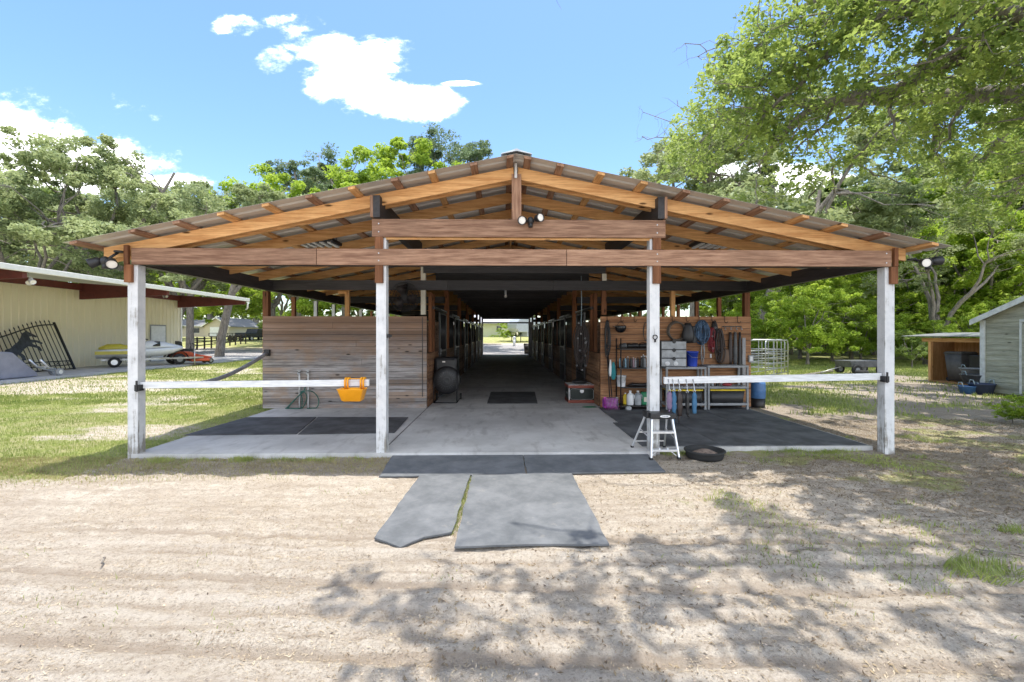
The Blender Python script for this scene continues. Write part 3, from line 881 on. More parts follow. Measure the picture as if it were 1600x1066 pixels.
# the spiky tuft on the right
def tuft(u, v, n, h, sp, label, seed):
    g = G(u, v); r = np.random.default_rng(seed); rr = sp * np.sqrt(r.random(n)); a = r.random(n) * 6.28
    o = blades('grass_tuft', g.x + rr * np.cos(a) * 1.6, g.y + rr * np.sin(a), h * (.4 + .6 * r.random(n)), np.full(n, .003), gm, label, seed, 1.4)
    if 'kind' in o: del o['kind']
    o['category'] = 'grass tuft'
    return o
tuft(1535, 893, 420, .10, .16, 'spiky green grass tuft in the sand at the right edge', 21)
tuft(1258, 678, 260, .13, .2, 'small green weed clump in dappled shade right of the barn', 22)
tuft(1585, 832, 120, .08, .08, 'little grass tuft at the far right of the dirt', 23)


def litter(name, n, x0, x1, y0, y1, mask, size, mat_, label, seed, up=.35):
    x, y = scatter(n, x0, x1, y0, y1, mask, seed); n = len(x); r = np.random.default_rng(seed); z = ground_z(x, y) + .004
    a = r.random(n) * 6.283; L = size * (.5 + r.random(n)); w = L * (.12 + .16 * r.random(n) + (.12 if 'leaf' in name else 0)); tl = r.normal(0, up, n)
    ax = np.stack([np.cos(a) * np.cos(tl), np.sin(a) * np.cos(tl), np.sin(tl)], 1); bx = np.stack([-np.sin(a), np.cos(a), r.normal(0, .3, n)], 1)
    c = np.stack([x, y, z + .25 * L * np.abs(np.sin(tl))], 1)
    V = np.stack([c - ax * L[:, None] / 2, c + bx * w[:, None] / 2, c + ax * L[:, None] / 2, c - bx * w[:, None] / 2], 1).reshape(-1, 3)
    me = bpy.data.meshes.new(name); np_mesh(me, V, np.arange(len(V)).reshape(-1, 4)); me.materials.append(mat_)
    o = bpy.data.objects.new(name, me); C.objects.link(o); return tag(o, label, name.replace('_', ' '), kind='stuff')


lm = leafmat('dead_leaf', (.13, .085, .05), (.36, .27, .17), .1, 6)
sm_ = leafmat('straw_bit', (.24, .18, .12), (.52, .43, .31), .1, 6)
litter('leaf_litter', 150000, -.5, 9.5, 1.5, 8.8, lambda x, y: .12 + .88 * litter_mask(x, y), .026, lm, 'brown fallen oak leaves scattered over the shaded dirt', 1)
litter('straw_litter', 90000, -7.5, 3, 1.5, 5.9, lambda x, y: .1 + 1.2 * smooth(fbm(x, y, 1.7, 8), .4, .65), .019, sm_, 'bits of straw and bark scattered over the sunlit sand', 2)
litter('bark_bits', 5000, -7.5, 6, 1.5, 6, lambda x, y: fbm(x, y, 1.5, 12) ** 1.5, .02, plain('bark_bit', (.10, .07, .05), .9, var=.5), 'dark bits of bark and twig on the sand', 3, .2)
pm = plain('pebble', (.50, .40, .30), .95, var=.3, scale=40)
# clods and pebbles
x, y = scatter(5000, -7.5, 7.5, 1.6, 6, lambda x, y: np.full(len(x), .8), 9)
mb = MB(); z = ground_z(x, y)
for i in range(len(x)):
    s_ = random.uniform(.003, .008) * (2. if random.random() < .03 else 1); n_ = 5; c = Vector((x[i], y[i], z[i]))
    vs = [c + Vector((math.cos(k * 1.256) * s_ * random.uniform(.7, 1.3), math.sin(k * 1.256) * s_ * random.uniform(.7, 1.3), 0)) for k in range(5)] + [c + Vector((0, 0, s_ * .8))]
    mb.add(vs, [(k, (k + 1) % 5, 5) for k in range(5)])
mb.build('pebbles', pm, label='small clods and pebbles scattered over the sand', cat='pebbles', kind='stuff', org=(0, 0, 0), recalc=False)
for (u, v, a, L, lb) in ((1262, 862, .1, .33, 'bare twig lying on the dirt right of the large mat'), (1590, 872, 2.6, .5, 'dark fallen branch beside the spiky grass tuft'), (160, 878, 2.2, .12, 'tiny dark stick on the sunlit sand at left')):
    g = G(u, v); d = Vector((math.cos(a), math.sin(a), 0)) * L / 2
    MB().tube([g - d + Vector((0, 0, .012)), g + Vector((0, .02, .02)), g + d + Vector((0, 0, .01))], [.006, .008, .003], 6).build('twig', M['bark'], label=lb, cat='twig')
# ================================================================ TREES
def ico_leaves(C_, Rr, n, size, r, flat=.75, upb=.6):
    """n leaves in clumps: centres C_ (k,3), radii Rr (k,)"""
    k = r.integers(0, len(C_), n); g = r.normal(0, 1, (n, 3)); g /= np.linalg.norm(g, axis=1)[:, None] + 1e-9
    g *= (r.random(n) ** .42)[:, None]; g[:, 2] *= flat
    c = C_[k] + g * Rr[k][:, None]
    nrm = r.normal(0, 1, (n, 3)); nrm[:, 2] = np.abs(nrm[:, 2]) + upb; nrm /= np.linalg.norm(nrm, axis=1)[:, None]
    a = np.cross(nrm, r.normal(0, 1, (n, 3))); a /= np.linalg.norm(a, axis=1)[:, None] + 1e-9; b = np.cross(nrm, a)
    L = size * (.45 + 1.1 * r.random(n) ** 1.3)[:, None]; w = L * .52
    fold = nrm * L * .12
    V = np.stack([c - a * L / 2, c + b * w / 2 + fold, c + a * L / 2, c - b * w / 2 + fold], 1).reshape(-1, 3)
    return V


def limb(mb, p0, p1, r0, r1, rnd, n=6, wob=.12, k=6, sag=0.):
    p0, p1 = Vector(p0), Vector(p1); L = (p1 - p0).length; pts = []; rs = []
    off = Vector((0, 0, 0))
    for i in range(k + 1):
        t = i / k
        if 0 < i: off += Vector((rnd.uniform(-1, 1), rnd.uniform(-1, 1), rnd.uniform(-1, 1))) * L * wob / k * 1.6
        q = p0.lerp(p1, t) + off * (1 - t * .15) + Vector((0, 0, sag * L * math.sin(math.pi * t)))
        pts.append(q); rs.append(r0 + (r1 - r0) * t)
    mb.tube(pts, rs, n, caps=False); return pts


def make_tree(name, seed, H, CR, tr, leaf, nleaf, mat_, trunk_h=.3, ncl=34, flat=.6, lean=(0, 0), cz=None, csize=.24, low=False, spread=1.):
    rnd = random.Random(seed); r = np.random.default_rng(seed)
    root = thing(name, None, None, (0, 0, 0))
    mb = MB(); fork = Vector((lean[0], lean[1], H * trunk_h))
    # trunk with a flared foot
    pts = [Vector((0, 0, -.2)), Vector((0, 0, .15)), Vector((lean[0] * .15, lean[1] * .15, H * trunk_h * .3)), Vector((lean[0] * .6, lean[1] * .6, H * trunk_h * .7)), fork]
    mb.tube(pts, [tr * 1.5, tr * 1.18, tr, tr * .9, tr * .8], 10, caps=False)
    cc = Vector((lean[0] * 1.3, lean[1] * 1.3, cz if cz else H * (.62 if not low else .5))); ch = H - cc.z
    mains = []
    nm = rnd.randint(4, 6)
    for i in range(nm):
        a = 6.283 * i / nm + rnd.uniform(-.4, .4); rr = CR * rnd.uniform(.35, .6); 
        e = cc + Vector((math.cos(a) * rr, math.sin(a) * rr, ch * rnd.uniform(-.15, .55)))
        mains.append(limb(mb, fork - Vector((0, 0, rnd.uniform(0, .12) * H * trunk_h)), e, tr * .55, tr * .22, rnd, 7, .17))
    Cs, Rs = [], []
    for i in range(ncl):
        a = rnd.uniform(0, 6.283); ph = math.asin(rnd.uniform(-.55 if not low else -.9, 1)); q = rnd.uniform(.55, 1.) ** .6
        lob = 1 + .22 * math.sin(a * 3 + seed) + .12 * math.sin(a * 5 + ph * 4)
        c = cc + Vector((math.cos(a) * math.cos(ph) * CR * q * lob * spread, math.sin(a) * math.cos(ph) * CR * q * lob * spread, math.sin(ph) * ch * q * (1 if ph > 0 else .8)))
        rc = CR * csize * rnd.uniform(.65, 1.2)
        m_ = min((pt for mm_ in mains for pt in mm_[2:]), key=lambda p: (p - c).length)
        pp = limb(mb, m_, c, tr * .17, tr * .04, rnd, 5, .35, 5)
        for s_ in range(7):
            d = Vector((rnd.gauss(0, 1), rnd.gauss(0, 1), rnd.gauss(0, .6))); d.normalize(); e = c + d * rc * rnd.uniform(.5, 1.0)
            if s_ < 4: limb(mb, pp[-2], e, tr * .05, tr * .012, rnd, 3, .2, 3)
            Cs.append(e); Rs.append(rc * rnd.uniform(.28, .55))
    mb.build('trunk', M['bark'], root, recalc=False)
    V = ico_leaves(np.array([tuple(c) for c in Cs]), np.array(Rs), nleaf, leaf, r, flat)
    me = bpy.data.meshes.new('crown'); np_mesh(me, V, np.arange(len(V)).reshape(-1, 4)); me.materials.append(mat_)
    o = bpy.data.objects.new('crown', me); o.parent = root; C.objects.link(o)
    return root


LM = {'oak': leafmat('oak_leaf', (.13, .18, .07), (.45, .50, .24), .32, .35),
      'lime': leafmat('lime_leaf', (.14, .24, .02), (.46, .58, .08), .42, .5),
      'dark': leafmat('dark_leaf', (.075, .14, .03), (.30, .38, .09), .3, .5),
      'blue': leafmat('bluish_leaf', (.09, .15, .08), (.24, .31, .16), .3, .5)}
proto = {
    'oakA': make_tree('oak_tree', 1, 15, 6.5, .38, .25, 40000, LM['oak'], .28, 46),
    'oakB': make_tree('oak_tree', 5, 13, 6., .34, .24, 32000, LM['oak'], .3, 36, lean=(.9, 0), spread=1.1),
    'limeA': make_tree('leafy_tree', 9, 11, 4.6, .22, .20, 38000, LM['lime'], .25, 34, low=True),
    'darkA': make_tree('leafy_tree', 14, 14, 5.2, .3, .24, 40000, LM['dark'], .25, 34, low=True),
    'thin': make_tree('tall_tree', 22, 17, 3.4, .26, .2, 26000, LM['blue'], .55, 30, csize=.36, cz=13.2),
    'shrub': make_tree('shrub', 31, 5.2, 2.6, .09, .13, 26000, LM['lime'], .16, 30, low=True, csize=.3),
    'shrubD': make_tree('shrub', 37, 6, 2.8, .10, .14, 24000, LM['dark'], .16, 30, low=True, csize=.3),
}
used = set()


def plant(kind, x, y, s=1., rz=None, label=None, group=None, sz=None):
    rz = random.uniform(0, 6.28) if rz is None else rz; sc = (s, s, s * (sz or random.uniform(.92, 1.08)))
    z = float(gheight(np.array([x]), np.array([y]))[0])
    p = proto[kind]
    if kind not in used: used.add(kind); o = p; o.location = (x, y, z); o.rotation_euler = (0, 0, rz); o.scale = sc
    else: o = copy_tree(p, (x, y, z), rz, sc)
    o['label'] = label or 'x'; o['category'] = 'shrub' if 'shrub' in kind else 'tree'
    if group: o['group'] = group
    elif 'group' in o: del o['group']
    return o


def at_u(u, D):
    a = (u - CX) / F; return D * (sy + cy * a), D * (cy - sy * a)


def ptop(kind, u, D, vtop, H, label, group=None, rz=None):
    """a tree seen at column u, D metres away, whose top reaches row vtop"""
    x, y = at_u(u, D); z = float(gheight(np.array([x]), np.array([y]))[0])
    h = EYE + (HV - vtop) / F * D - z
    return plant(kind, x, y, h / H, rz, label, group, 1.)


HH = {'oakA': 15.5, 'oakB': 13.6, 'limeA': 11.4, 'darkA': 14.4, 'thin': 17.5, 'shrub': 5.6, 'shrubD': 6.3}
LANDR = ((1150, 'behind the right roof slope'), (1182, 'behind the brown plank wall'), (1236, 'behind the corral panels'), (1300, 'between corral and cart'), (1372, 'behind the low cart'), (1402, 'behind the right front post'), (1456, 'just left of the lean-to'), (1538, 'above the lean-to roof'), (1600, 'above the weathered shed'), (9999, 'at the very right edge'))
LANDL = ((0, 'at the very left edge'), (70, 'above the building left end'), (150, 'above the leaning gates'), (235, 'above the jet ski'), (300, 'by the building corner'), (360, 'behind the leaning tree'), (415, 'behind the dark pickup'), (9999, 'just left of the plank wall'))
LANDM = ((660, 'hidden left of the ridge'), (800, 'in line with the aisle'), (9999, 'hidden right of the ridge'))
KW = {'oakA': 'broad oak', 'oakB': 'flat topped oak', 'limeA': 'bright green tree', 'darkA': 'dark green tree', 'thin': 'thin tree', 'shrub': 'bright leafy shrub', 'shrubD': 'dark leafy shrub'}
def row(items, label, group):
    land = LANDL if ('building' in label or 'driveway' in label) else (LANDM if 'far behind' in label else LANDR)
    key = [KW[k] + ' ' + next(w_ for lim_, w_ in land if u < lim_) for k, u, D, v in items]
    for i, (k, u, D, v) in enumerate(items):
        same = sorted(items[j][3] + .001 * j for j in range(len(items)) if key[j] == key[i]); pre = ''
        if 1 < len(same) < 4: pre = [('tallest ' if len(same) == 3 else 'taller '), 'middle ', 'lower '][[0, 2][same.index(v + .001 * i)] if len(same) == 2 else same.index(v + .001 * i)]
        ptop(k, u, D, v, HH[k], pre + key[i] + ', in ' + label, group)
# left: broad oaks behind the metal building
for k, u, D, v, lb in (('oakA', 165, 38, 225, 'broad pale green oak rising highest behind the metal building'), ('oakB', 20, 34, 262, 'wide oak behind the metal building at the left edge of the view'),
                   ('oakB', 265, 44, 290, 'oak whose crown shows above the left eave of the barn roof'), ('oakA', 330, 118, 292, 'open crowned oak behind the left slope of the roof'),
                   ('limeA', 425, 50, 255, 'bright green rounded tree behind the left roof slope'), ('thin', 490, 60, 228, 'thin bluish tree rising above the left roof slope'),
                   ('limeA', 600, 55, 215, 'bright green tree standing just above the middle of the left roof slope'), ('thin', 702, 60, 195, 'tall sparse tree peeking over the roof left of the ridge'),
                   ('oakA', 540, 70, 262, 'oak partly hidden between brighter trees above the left roof slope'), ('darkA', 960, 85, 262, 'dark treetop just right of the roof ridge')):
    ptop(k, u, D, v, HH[k], lb)
row([('oakA', -60, 45, 240), ('darkA', 90, 55, 285), ('oakB', 200, 60, 270), ('darkA', 300, 122, 330), ('oakA', 400, 120, 330), ('limeA', 240, 70, 330), ('oakB', 470, 78, 320), ('darkA', 350, 125, 350), ('limeA', 440, 95, 370), ('oakA', 20, 60, 280), ('oakB', 130, 75, 300)],
    'the woods beyond the building', 'woods behind the metal building')
row([('darkA', 560, 100, 400), ('darkA', 660, 105, 380), ('oakA', 740, 110, 400), ('darkA', 830, 108, 380), ('oakA', 900, 100, 360), ('darkA', 1000, 100, 330), ('limeA', 620, 95, 400), ('oakB', 700, 120, 360), ('darkA', 780, 125, 360), ('oakB', 870, 125, 350)],
    'woods far behind', 'trees far behind the barn')
# right: bright shrubs, then the wood
row([('shrub', 1215, 27, 440), ('shrub', 1262, 25, 425), ('shrub', 1300, 28, 430), ('shrub', 1345, 27, 452), ('shrub', 1250, 32, 400), ('shrub', 1330, 31, 405), ('shrub', 1395, 28, 470)],
    'the sunlit thicket', 'bright shrubs behind the corral panels')
row([('shrubD', 1425, 23, 505), ('shrub', 1470, 24, 488), ('shrub', 1520, 25, 455), ('shrub', 1575, 24, 448), ('shrubD', 1620, 23, 440), ('shrub', 1440, 30, 430), ('shrubD', 1500, 31, 400)],
    'the thicket', 'shrubs behind the weathered shed')
row([('limeA', 1200, 42, 330), ('limeA', 1290, 40, 310), ('darkA', 1250, 50, 270), ('limeA', 1380, 38, 290), ('oakB', 1330, 52, 260), ('darkA', 1430, 44, 270), ('limeA', 1480, 36, 260), ('limeA', 1560, 32, 190), ('darkA', 1530, 45, 200), ('limeA', 1620, 30, 150), ('darkA', 1650, 40, 120), ('limeA', 1700, 26, 140), ('limeA', 1450, 30, 330), ('limeA', 1540, 28, 300),
     ('darkA', 1150, 60, 300), ('darkA', 1120, 75, 330), ('limeA', 1170, 36, 400), ('oakB', 1760, 30, 100), ('darkA', 1400, 60, 260), ('darkA', 1300, 70, 290), ('darkA', 1220, 62, 320)],
    'the wood', 'dense wood on the right')
plant('oakA', -5.2, 50, .95, 1., 'shade oak standing behind the far end of the barn, left of the aisle')
plant('oakB', 5.2, 45, .95, 2., 'shade oak standing behind the far end of the barn, right of the aisle')
plant('darkA', 1.5, 52, .0001 + .9, 2., 'tree over the drive behind the barn') if False else None
ptop('oakA', 1085, 34, 215, 15.5, 'mossy oak just behind the right roof slope')
ptop('oakB', 1180, 30, 160, 13.6, 'oak towering over the right roof slope under the spreading limbs')
# left trunks seen past the metal building
t1 = make_tree('leaning_tree', 51, 13, 5.5, .27, .2, 24000, LM['oak'], .42, 26, lean=(1.1, 0)); x, y = at_u(343, 33)
t1.location = (x, y, 0); tag(t1, 'pale grey tree leaning to the right beside the driveway', 'tree')
t2 = make_tree('shade_tree', 57, 14, 5.5, .3, .2, 24000, LM['oak'], .42, 26); x, y = at_u(297, 41)
t2.location = (x, y, 0); tag(t2, 'dark straight tree trunk just past the corner of the metal building', 'tree')
g = at_u(1452, 25); t3 = make_tree('gnarled_tree', 63, 8.5, 3.6, .24, .12, 9000, LM['oak'], .2, 20, lean=(.5, 0)); t3.location = (g[0], g[1], 0)
tag(t3, 'gnarled brown tree with thin foliage behind the lean-to', 'tree')


row([('shrubD', u, 62 + (u * 7 % 23), 478 + (u * 13 % 21)) for u in list(range(-120, 270, 34)) + [430, 460]] + [('shrubD', u, 122 + (u * 7 % 12), 480 + (u * 13 % 9)) for u in range(262, 420, 24)], 'driveway undergrowth', 'driveway undergrowth')
row([('shrubD', u, 96 + (u * 5 % 17), 474 + (u * 11 % 17)) for u in range(430, 1120, 46)], 'undergrowth far behind', 'undergrowth far behind')
row([('shrub' if k % 3 else 'shrubD', 1150 + 43 * k, 36 + (k * 7 % 11), 440 - (k * 17 % 40)) for k in range(14)], 'the wood edge', 'undergrowth of the dense wood')


# ---------------------------------------------------------------- the big oak spreading overhead on the right
big = thing('spreading_oak', 'huge live oak whose limbs spread overhead from the right edge', 'tree', (15.5, 8.6, 0))
mb = MB(); rnd = random.Random(99)
mb.tube([(15.5, 8.6, -.3), (15.5, 8.6, .3), (15.3, 8.6, 2), (15.1, 8.7, 4.2)], [.95, .75, .62, .6], 14, caps=False)
fk = Vector((15.1, 8.7, 4.2)); Cs, Rs = [], []
def big_limb(pts, r0, r1, nb=10, bl=1.6, rc=.75, frm=.25):
    # smooth path through the points
    pp = [Vector(p) for p in pts]; path = []
    for i in range(len(pp) - 1):
        a = pp[max(i - 1, 0)]; b = pp[i]; c = pp[i + 1]; d = pp[min(i + 2, len(pp) - 1)]
        for k in range(6):
            t = k / 6; path.append(.5 * ((2 * b) + (c - a) * t + (2 * a - 5 * b + 4 * c - d) * t * t + (3 * b - a - 3 * c + d) * t ** 3) + Vector((rnd.uniform(-.05, .05), rnd.uniform(-.05, .05), rnd.uniform(-.06, .06))))
    path.append(pp[-1]); n = len(path)
    mb.tube(path, [1.35 * (r0 + (r1 - r0) * (i / (n - 1)) ** .8) for i in range(n)], 9, caps=False)
    for j in range(nb):
        t = frm + (1 - frm) * (j + rnd.random()) / nb; i = min(int(t * (n - 1)), n - 1); p = path[i]; rr = r0 + (r1 - r0) * t
        d = Vector((rnd.gauss(0, 1), rnd.gauss(0, 1), rnd.gauss(-.1, .8))).normalized(); d.x -= .35; L = bl * rnd.uniform(.6, 1.3)
        e = p + d * L; q = limb(mb, p, e, max(.012, rr * .4), .012, rnd, 5, .4, 6)
        for m_ in range(5):
            b0 = q[rnd.randint(2, 6)]; d2 = Vector((rnd.gauss(0, 1), rnd.gauss(0, 1), rnd.gauss(-.35, .6))).normalized(); e2 = b0 + d2 * rnd.uniform(.4, .95)
            limb(mb, b0, e2, .010, .003, rnd, 3, .3, 4)
            for _ in range(3): Cs.append(e2 + Vector((rnd.gauss(0, .22), rnd.gauss(0, .22), rnd.gauss(0, .2)))); Rs.append(rc * rnd.uniform(.25, .55))
            if rnd.random() < .4:       # hanging twigs
                dn = e2 + Vector((rnd.gauss(0, .1), rnd.gauss(0, .1), -rnd.uniform(.3, .8))); limb(mb, e2, dn, .005, .002, rnd, 3, .2, 3); Cs.append(dn); Rs.append(rc * .25)
B = lambda u, v, Y: tuple(P(u, v, Y))
# limbs, as measured: they come from the upper right and droop to the left
big_limb([fk, (13.2, 9.5, 6.6), B(1600, 55, 11), B(1480, 95, 11.5), B(1400, 140, 12), B(1290, 160, 12.5), B(1225, 205, 13), B(1185, 260, 13.5)], .30, .03, 16, 1.7)
big_limb([fk, (13.6, 9.8, 6.0), B(1590, 60, 13), B(1540, 100, 14), B(1470, 180, 15), B(1455, 250, 15.5)], .24, .04, 10, 1.5)
big_limb([B(1540, 100, 14), B(1490, 128, 14.5), B(1440, 140, 15), B(1400, 180, 15.5), B(1330, 250, 16)], .12, .02, 12, 1.5, frm=.1)
big_limb([fk, (13.8, 9.5, 7), B(1580, 0, 10.5), B(1500, 14, 10.5), B(1430, 16, 11), B(1330, 45, 12), B(1240, 90, 13), B(1180, 130, 14)], .26, .03, 18, 1.8)
big_limb([B(1330, 45, 12), B(1270, 110, 12.5), B(1215, 160, 13), B(1150, 235, 14)], .09, .02, 12, 1.6, frm=.1)
big_limb([fk, (13, 10, 8), B(1450, -60, 11), B(1300, -10, 12.5), B(1210, 50, 14), B(1150, 110, 15)], .24, .03, 18, 1.9)
big_limb([B(1210, 50, 14), B(1140, 150, 15), B(1110, 220, 16)], .08, .02, 12, 1.5, frm=.05)
big_limb([fk, (14, 11, 7.5), (12, 14, 9), (9, 16.5, 10), (7.5, 18, 9)], .26, .05, 16, 2.1)
big_limb([fk, (14.5, 11, 6.5), B(1620, 150, 15), B(1560, 220, 17), B(1500, 300, 19)], .2, .04, 14, 1.7)
big_limb([fk, (14, 11, 6), B(1650, 230, 14), B(1600, 280, 15.5), B(1570, 330, 17)], .16, .03, 12, 1.5)
big_limb([fk, (14.8, 12, 8), B(1600, 60, 18), B(1480, 60, 20), B(1380, 100, 22)], .22, .04, 16, 2.2)
for i, c in enumerate(Cs):       # keep the crown's left outline where it is
    dp = c.x * sy + c.y * cy; uu = 786 + F * c.x / dp; vv = HV - F * (c.z - EYE) / dp
    lim = 1165 - .60 * vv if vv < 190 else 1051 - .2 * (vv - 190)
    if dp > 3 and uu < lim: Cs[i] = c + Vector(((lim - uu) * dp / F + rnd.random() * 1.5, 0, 0))
nfar = len(Cs)
# the near side of the crown, over the open ground in front: above the picture, but it throws the shade
big_limb([fk, (12.5, 8, 7.2), (9.5, 7., 8.6), (6.5, 6.4, 9.2), (3.4, 6.2, 9.0)], .34, .05, 20, 2.0)
big_limb([fk, (13, 7, 7), (10.5, 5, 8.2), (7.5, 3.8, 9), (4.6, 4.2, 9), (1.6, 4.6, 8.6)], .3, .04, 20, 1.9)
big_limb([fk, (13, 6, 6.8), (10.5, 3, 8), (8, 1.6, 8.8), (5, 2.2, 9), (2., 3.0, 8.6), (-.1, 3.7, 8.3)], .3, .04, 20, 1.8)
big_limb([fk, (13, 7.5, 7.6), (10.5, 6.8, 8.9), (7, 7.2, 9.4), (4.8, 6.9, 9.2)], .3, .04, 18, 1.9)
big_limb([(10.5, 6.8, 8.9), (8.5, 5.4, 9.4), (6, 5.3, 9.5), (3.4, 5.5, 9.2)], .14, .04, 14, 1.8, frm=.1)
big_limb([fk, (13.5, 8, 8), (10.5, 8.5, 9.5), (7.8, 8.6, 10.4)], .25, .05, 12, 1.9)
big_limb([fk, (13.3, 9.2, 7.5), (10.6, 10.2, 9.2), (8.6, 11, 9.9)], .22, .05, 11, 1.9)
big_limb([fk, (16, 6, 7.5), (15, 3, 9), (13, 0, 9.5)], .26, .05, 12, 2.)
mb.build('trunk', M['bark'], big, recalc=False)
bad = [i for i, c in enumerate(Cs) if (c.x < 2.3 and 4.7 < c.y < 7) or (c.x < 1.0 and c.y > 4.2 and c.y < 8)]
for i in bad: Cs[i] = Vector((c.x + 4.5, c.y, c.z)) if False else Cs[i] + Vector((4.2, 0, .3))
CA, RA = np.array([tuple(c) for c in Cs]), np.array(Rs)
V = np.concatenate([ico_leaves(CA[:nfar], RA[:nfar] * .95, 56000, .14, np.random.default_rng(4), .8, .5), ico_leaves(CA[nfar:], RA[nfar:] * .8, 60000, .135, np.random.default_rng(5), .8, .5)])
V -= np.array([15.5, 8.6, 0])
me = bpy.data.meshes.new('crown'); np_mesh(me, V, np.arange(len(V)).reshape(-1, 4)); me.materials.append(leafmat('live_oak_leaf', (.06, .12, .022), (.38, .46, .11), .45, 1.3))
o = bpy.data.objects.new('crown', me); o.parent = big; C.objects.link(o)
# ================================================================ THINGS IN AND AROUND THE BARN
V3 = Vector
WF = WY - .006     # face of the stall walls


def w(u, v, dy=0.): return P(u, v, WF - dy)
def fl(u, v, z=.05): return G(u, v, z)


# ---- bay mats
def poly_mat(px, z, lab, seed, m_='darkmat2', th=.012, grp='dark rubber mats on the left bay floor'):
    pts = [tuple(G(u, v, z)[:2]) for u, v in px]
    mat_mesh(pts, z - .003 + .004, th, .003, seed).build('rubber_mat', M[m_], label=lab, cat='mat', group=grp)
poly_mat([(288, 681), (385, 653), (494, 652.5), (463, 679)], .052, 'dark rubber mat at the outer side of the left bay, cut on a slant', 1)
poly_mat([(497, 652.5), (638, 653), (616, 677), (466, 679.5)], .052, 'dark rubber mat behind the inner left post', 2)
poly_mat([(761, 631), (840, 631), (835.6, 613), (767, 613)], .052, 'small dark door mat in the middle of the barn aisle', 3, grp='')
xa, xb = 2.10, 5.28; ys = (6.50, 8.25, 9.98)
nm = [['front left', 'front middle', 'front right'], ['rear left', 'rear middle', 'rear right']]
for i in range(3):
    for j in range(2):
        a, b = xa + (xb - xa) * i / 3, xa + (xb - xa) * (i + 1) / 3
        if i == 0: a -= .10 * (1 - j)
        mat_mesh([(a + .003, ys[j] + .003), (b - .003, ys[j] + .003), (b - .003, ys[j + 1] - .003), (a + .003, ys[j + 1] - .003)], .052 + .0015 * ((i + j) % 2), .012, .003, i * 3 + j).build(
            'rubber_mat', M['darkmat'], label='grey black rubber mat, the %s one of six in the right bay' % nm[j][i], cat='mat', group='rubber mats flooring the right bay')
MB().lathe(fl(921, 636), [(0, .003), (.16, .003), (.17, .0), (.15, .006), (0, .006)], 20, sy_=.6).build('drain_cover', M['green'], label='small round green drain cover in the slab beside the tack trunk', cat='drain cover')

# ---- rails
def hrail(a, b, hgt, dep, lab, ends, sag=0.):
    t = thing('rail', lab, 'rail', (a[0], a[1], 0)); mb = MB(); n = 8; rings = []
    for i in range(n + 1):
        k = i / n; p = V3(a).lerp(V3(b), k); p.z -= sag * math.sin(math.pi * k)
        rings.append([(p.x, p.y - dep / 2, p.z - hgt / 2), (p.x, p.y + dep / 2, p.z - hgt / 2), (p.x, p.y + dep / 2, p.z + hgt / 2), (p.x, p.y - dep / 2, p.z + hgt / 2)])
    mb.loft(rings, sm=False); mb.build('board', M['railwhite'], t, bevel=.004)
    for e in ends:
        MB().box(e[0] - .035, e[0] + .035, e[1] - .05, e[1] + .03, e[2] - .07, e[2] + .012).box(e[0] - .012, e[0] + .012, e[1] - .06, e[1] - .045, e[2] - .08, e[2] + .07).build('bracket', M['blackmetal'], t, bevel=.004)
    return t
xl0 = PXS[0] + .07
ra = P(221, 602, 6.29); rb = P(577, 598, 6.29)
hrail(ra, rb, .088, .05, 'white painted rail across the left bay carrying the orange feeder', [(xl0 + .01, 6.25, ra.z)])
ra2 = P(1037, 594.5, 6.29); rb2 = P(1376, 588.5, 6.29)
hrail(ra2, rb2, .095, .05, 'white painted rail across the right bay with gear hanging below it', [(PXS[3] - .075, 6.24, rb2.z)])
# sagging side rail
t = thing('rail', 'grey sagging rail from the left front post back to the plank wall', 'rail', (-5.2, 8, 0)); mb = MB(); pts = []
for i in range(15):
    k = i / 14; pts.append((-5.12 - .03 * k, 6.42 + k * (WY - 6.42), .96 + .30 * k - .28 * math.sin(math.pi * k) ** 1.0 * (1 - .2 * k)))
mb.tube(pts, .038, 10); mb.build('pole', M['railgrey'], t); MB().box(-5.2, -5.08, WY - .06, WY - .006, 1.2, 1.34).build('bracket', M['blackmetal'], t, bevel=.004)

# ---- hanging feeder
c0 = P(541, 599, 6.25)
t = thing('hook_over_feeder', 'orange-yellow plastic trough hooked over the left white rail', 'feeder', (P(556, 600, 6.2).x, 6.2, .6))
x0, x1 = P(532, 0 + 600, 6.2).x, P(574, 600, 6.2).x; zt, zb = P(550, 607, 6.15).z, P(550, 627, 6.15).z
def ring(x0, x1, y0, y1, z, r=.02, n=3):
    o = []
    for cx, cy_, a0 in ((x1 - r, y1 - r, 0), (x0 + r, y1 - r, 90), (x0 + r, y0 + r, 180), (x1 - r, y0 + r, 270)):
        for k in range(n + 1):
            a = R(a0 + 90 * k / n); o.append((cx + r * math.cos(a), cy_ + r * math.sin(a), z))
    return o
rings = [ring(x0 + .07, x1 - .07, 6.10, 6.20, zb), ring(x0 + .05, x1 - .05, 6.07, 6.23, zb + .02), ring(x0 + .01, x1 - .01, 6.03, 6.245, zt - .01), ring(x0 - .0, x1 + .0, 6.02, 6.25, zt), ring(x0 + .01, x1 - .01, 6.03, 6.245, zt), ring(x0 + .06, x1 - .06, 6.08, 6.22, zb + .03)]
MB().loft(rings).build('tub', M['orange'], t)
for xx in (x0 + .05, x1 - .10):
    mb = MB()
    for dx in (0, .035): mb.tube([(xx + dx, 6.235, zt - .01), (xx + dx, 6.225, zt + .09), (xx + dx, 6.25, zt + .125), (xx + dx, 6.32, zt + .125), (xx + dx, 6.345, zt + .09), (xx + dx, 6.35, zt + .05)], .014, 8)
    mb.build('hook', M['orange'], t)
MB().tube([(x0 + .07, 6.24, zt + .12), (x1 - .09, 6.24, zt + .12)], .006, 6).build('rod', M['orange'], t)

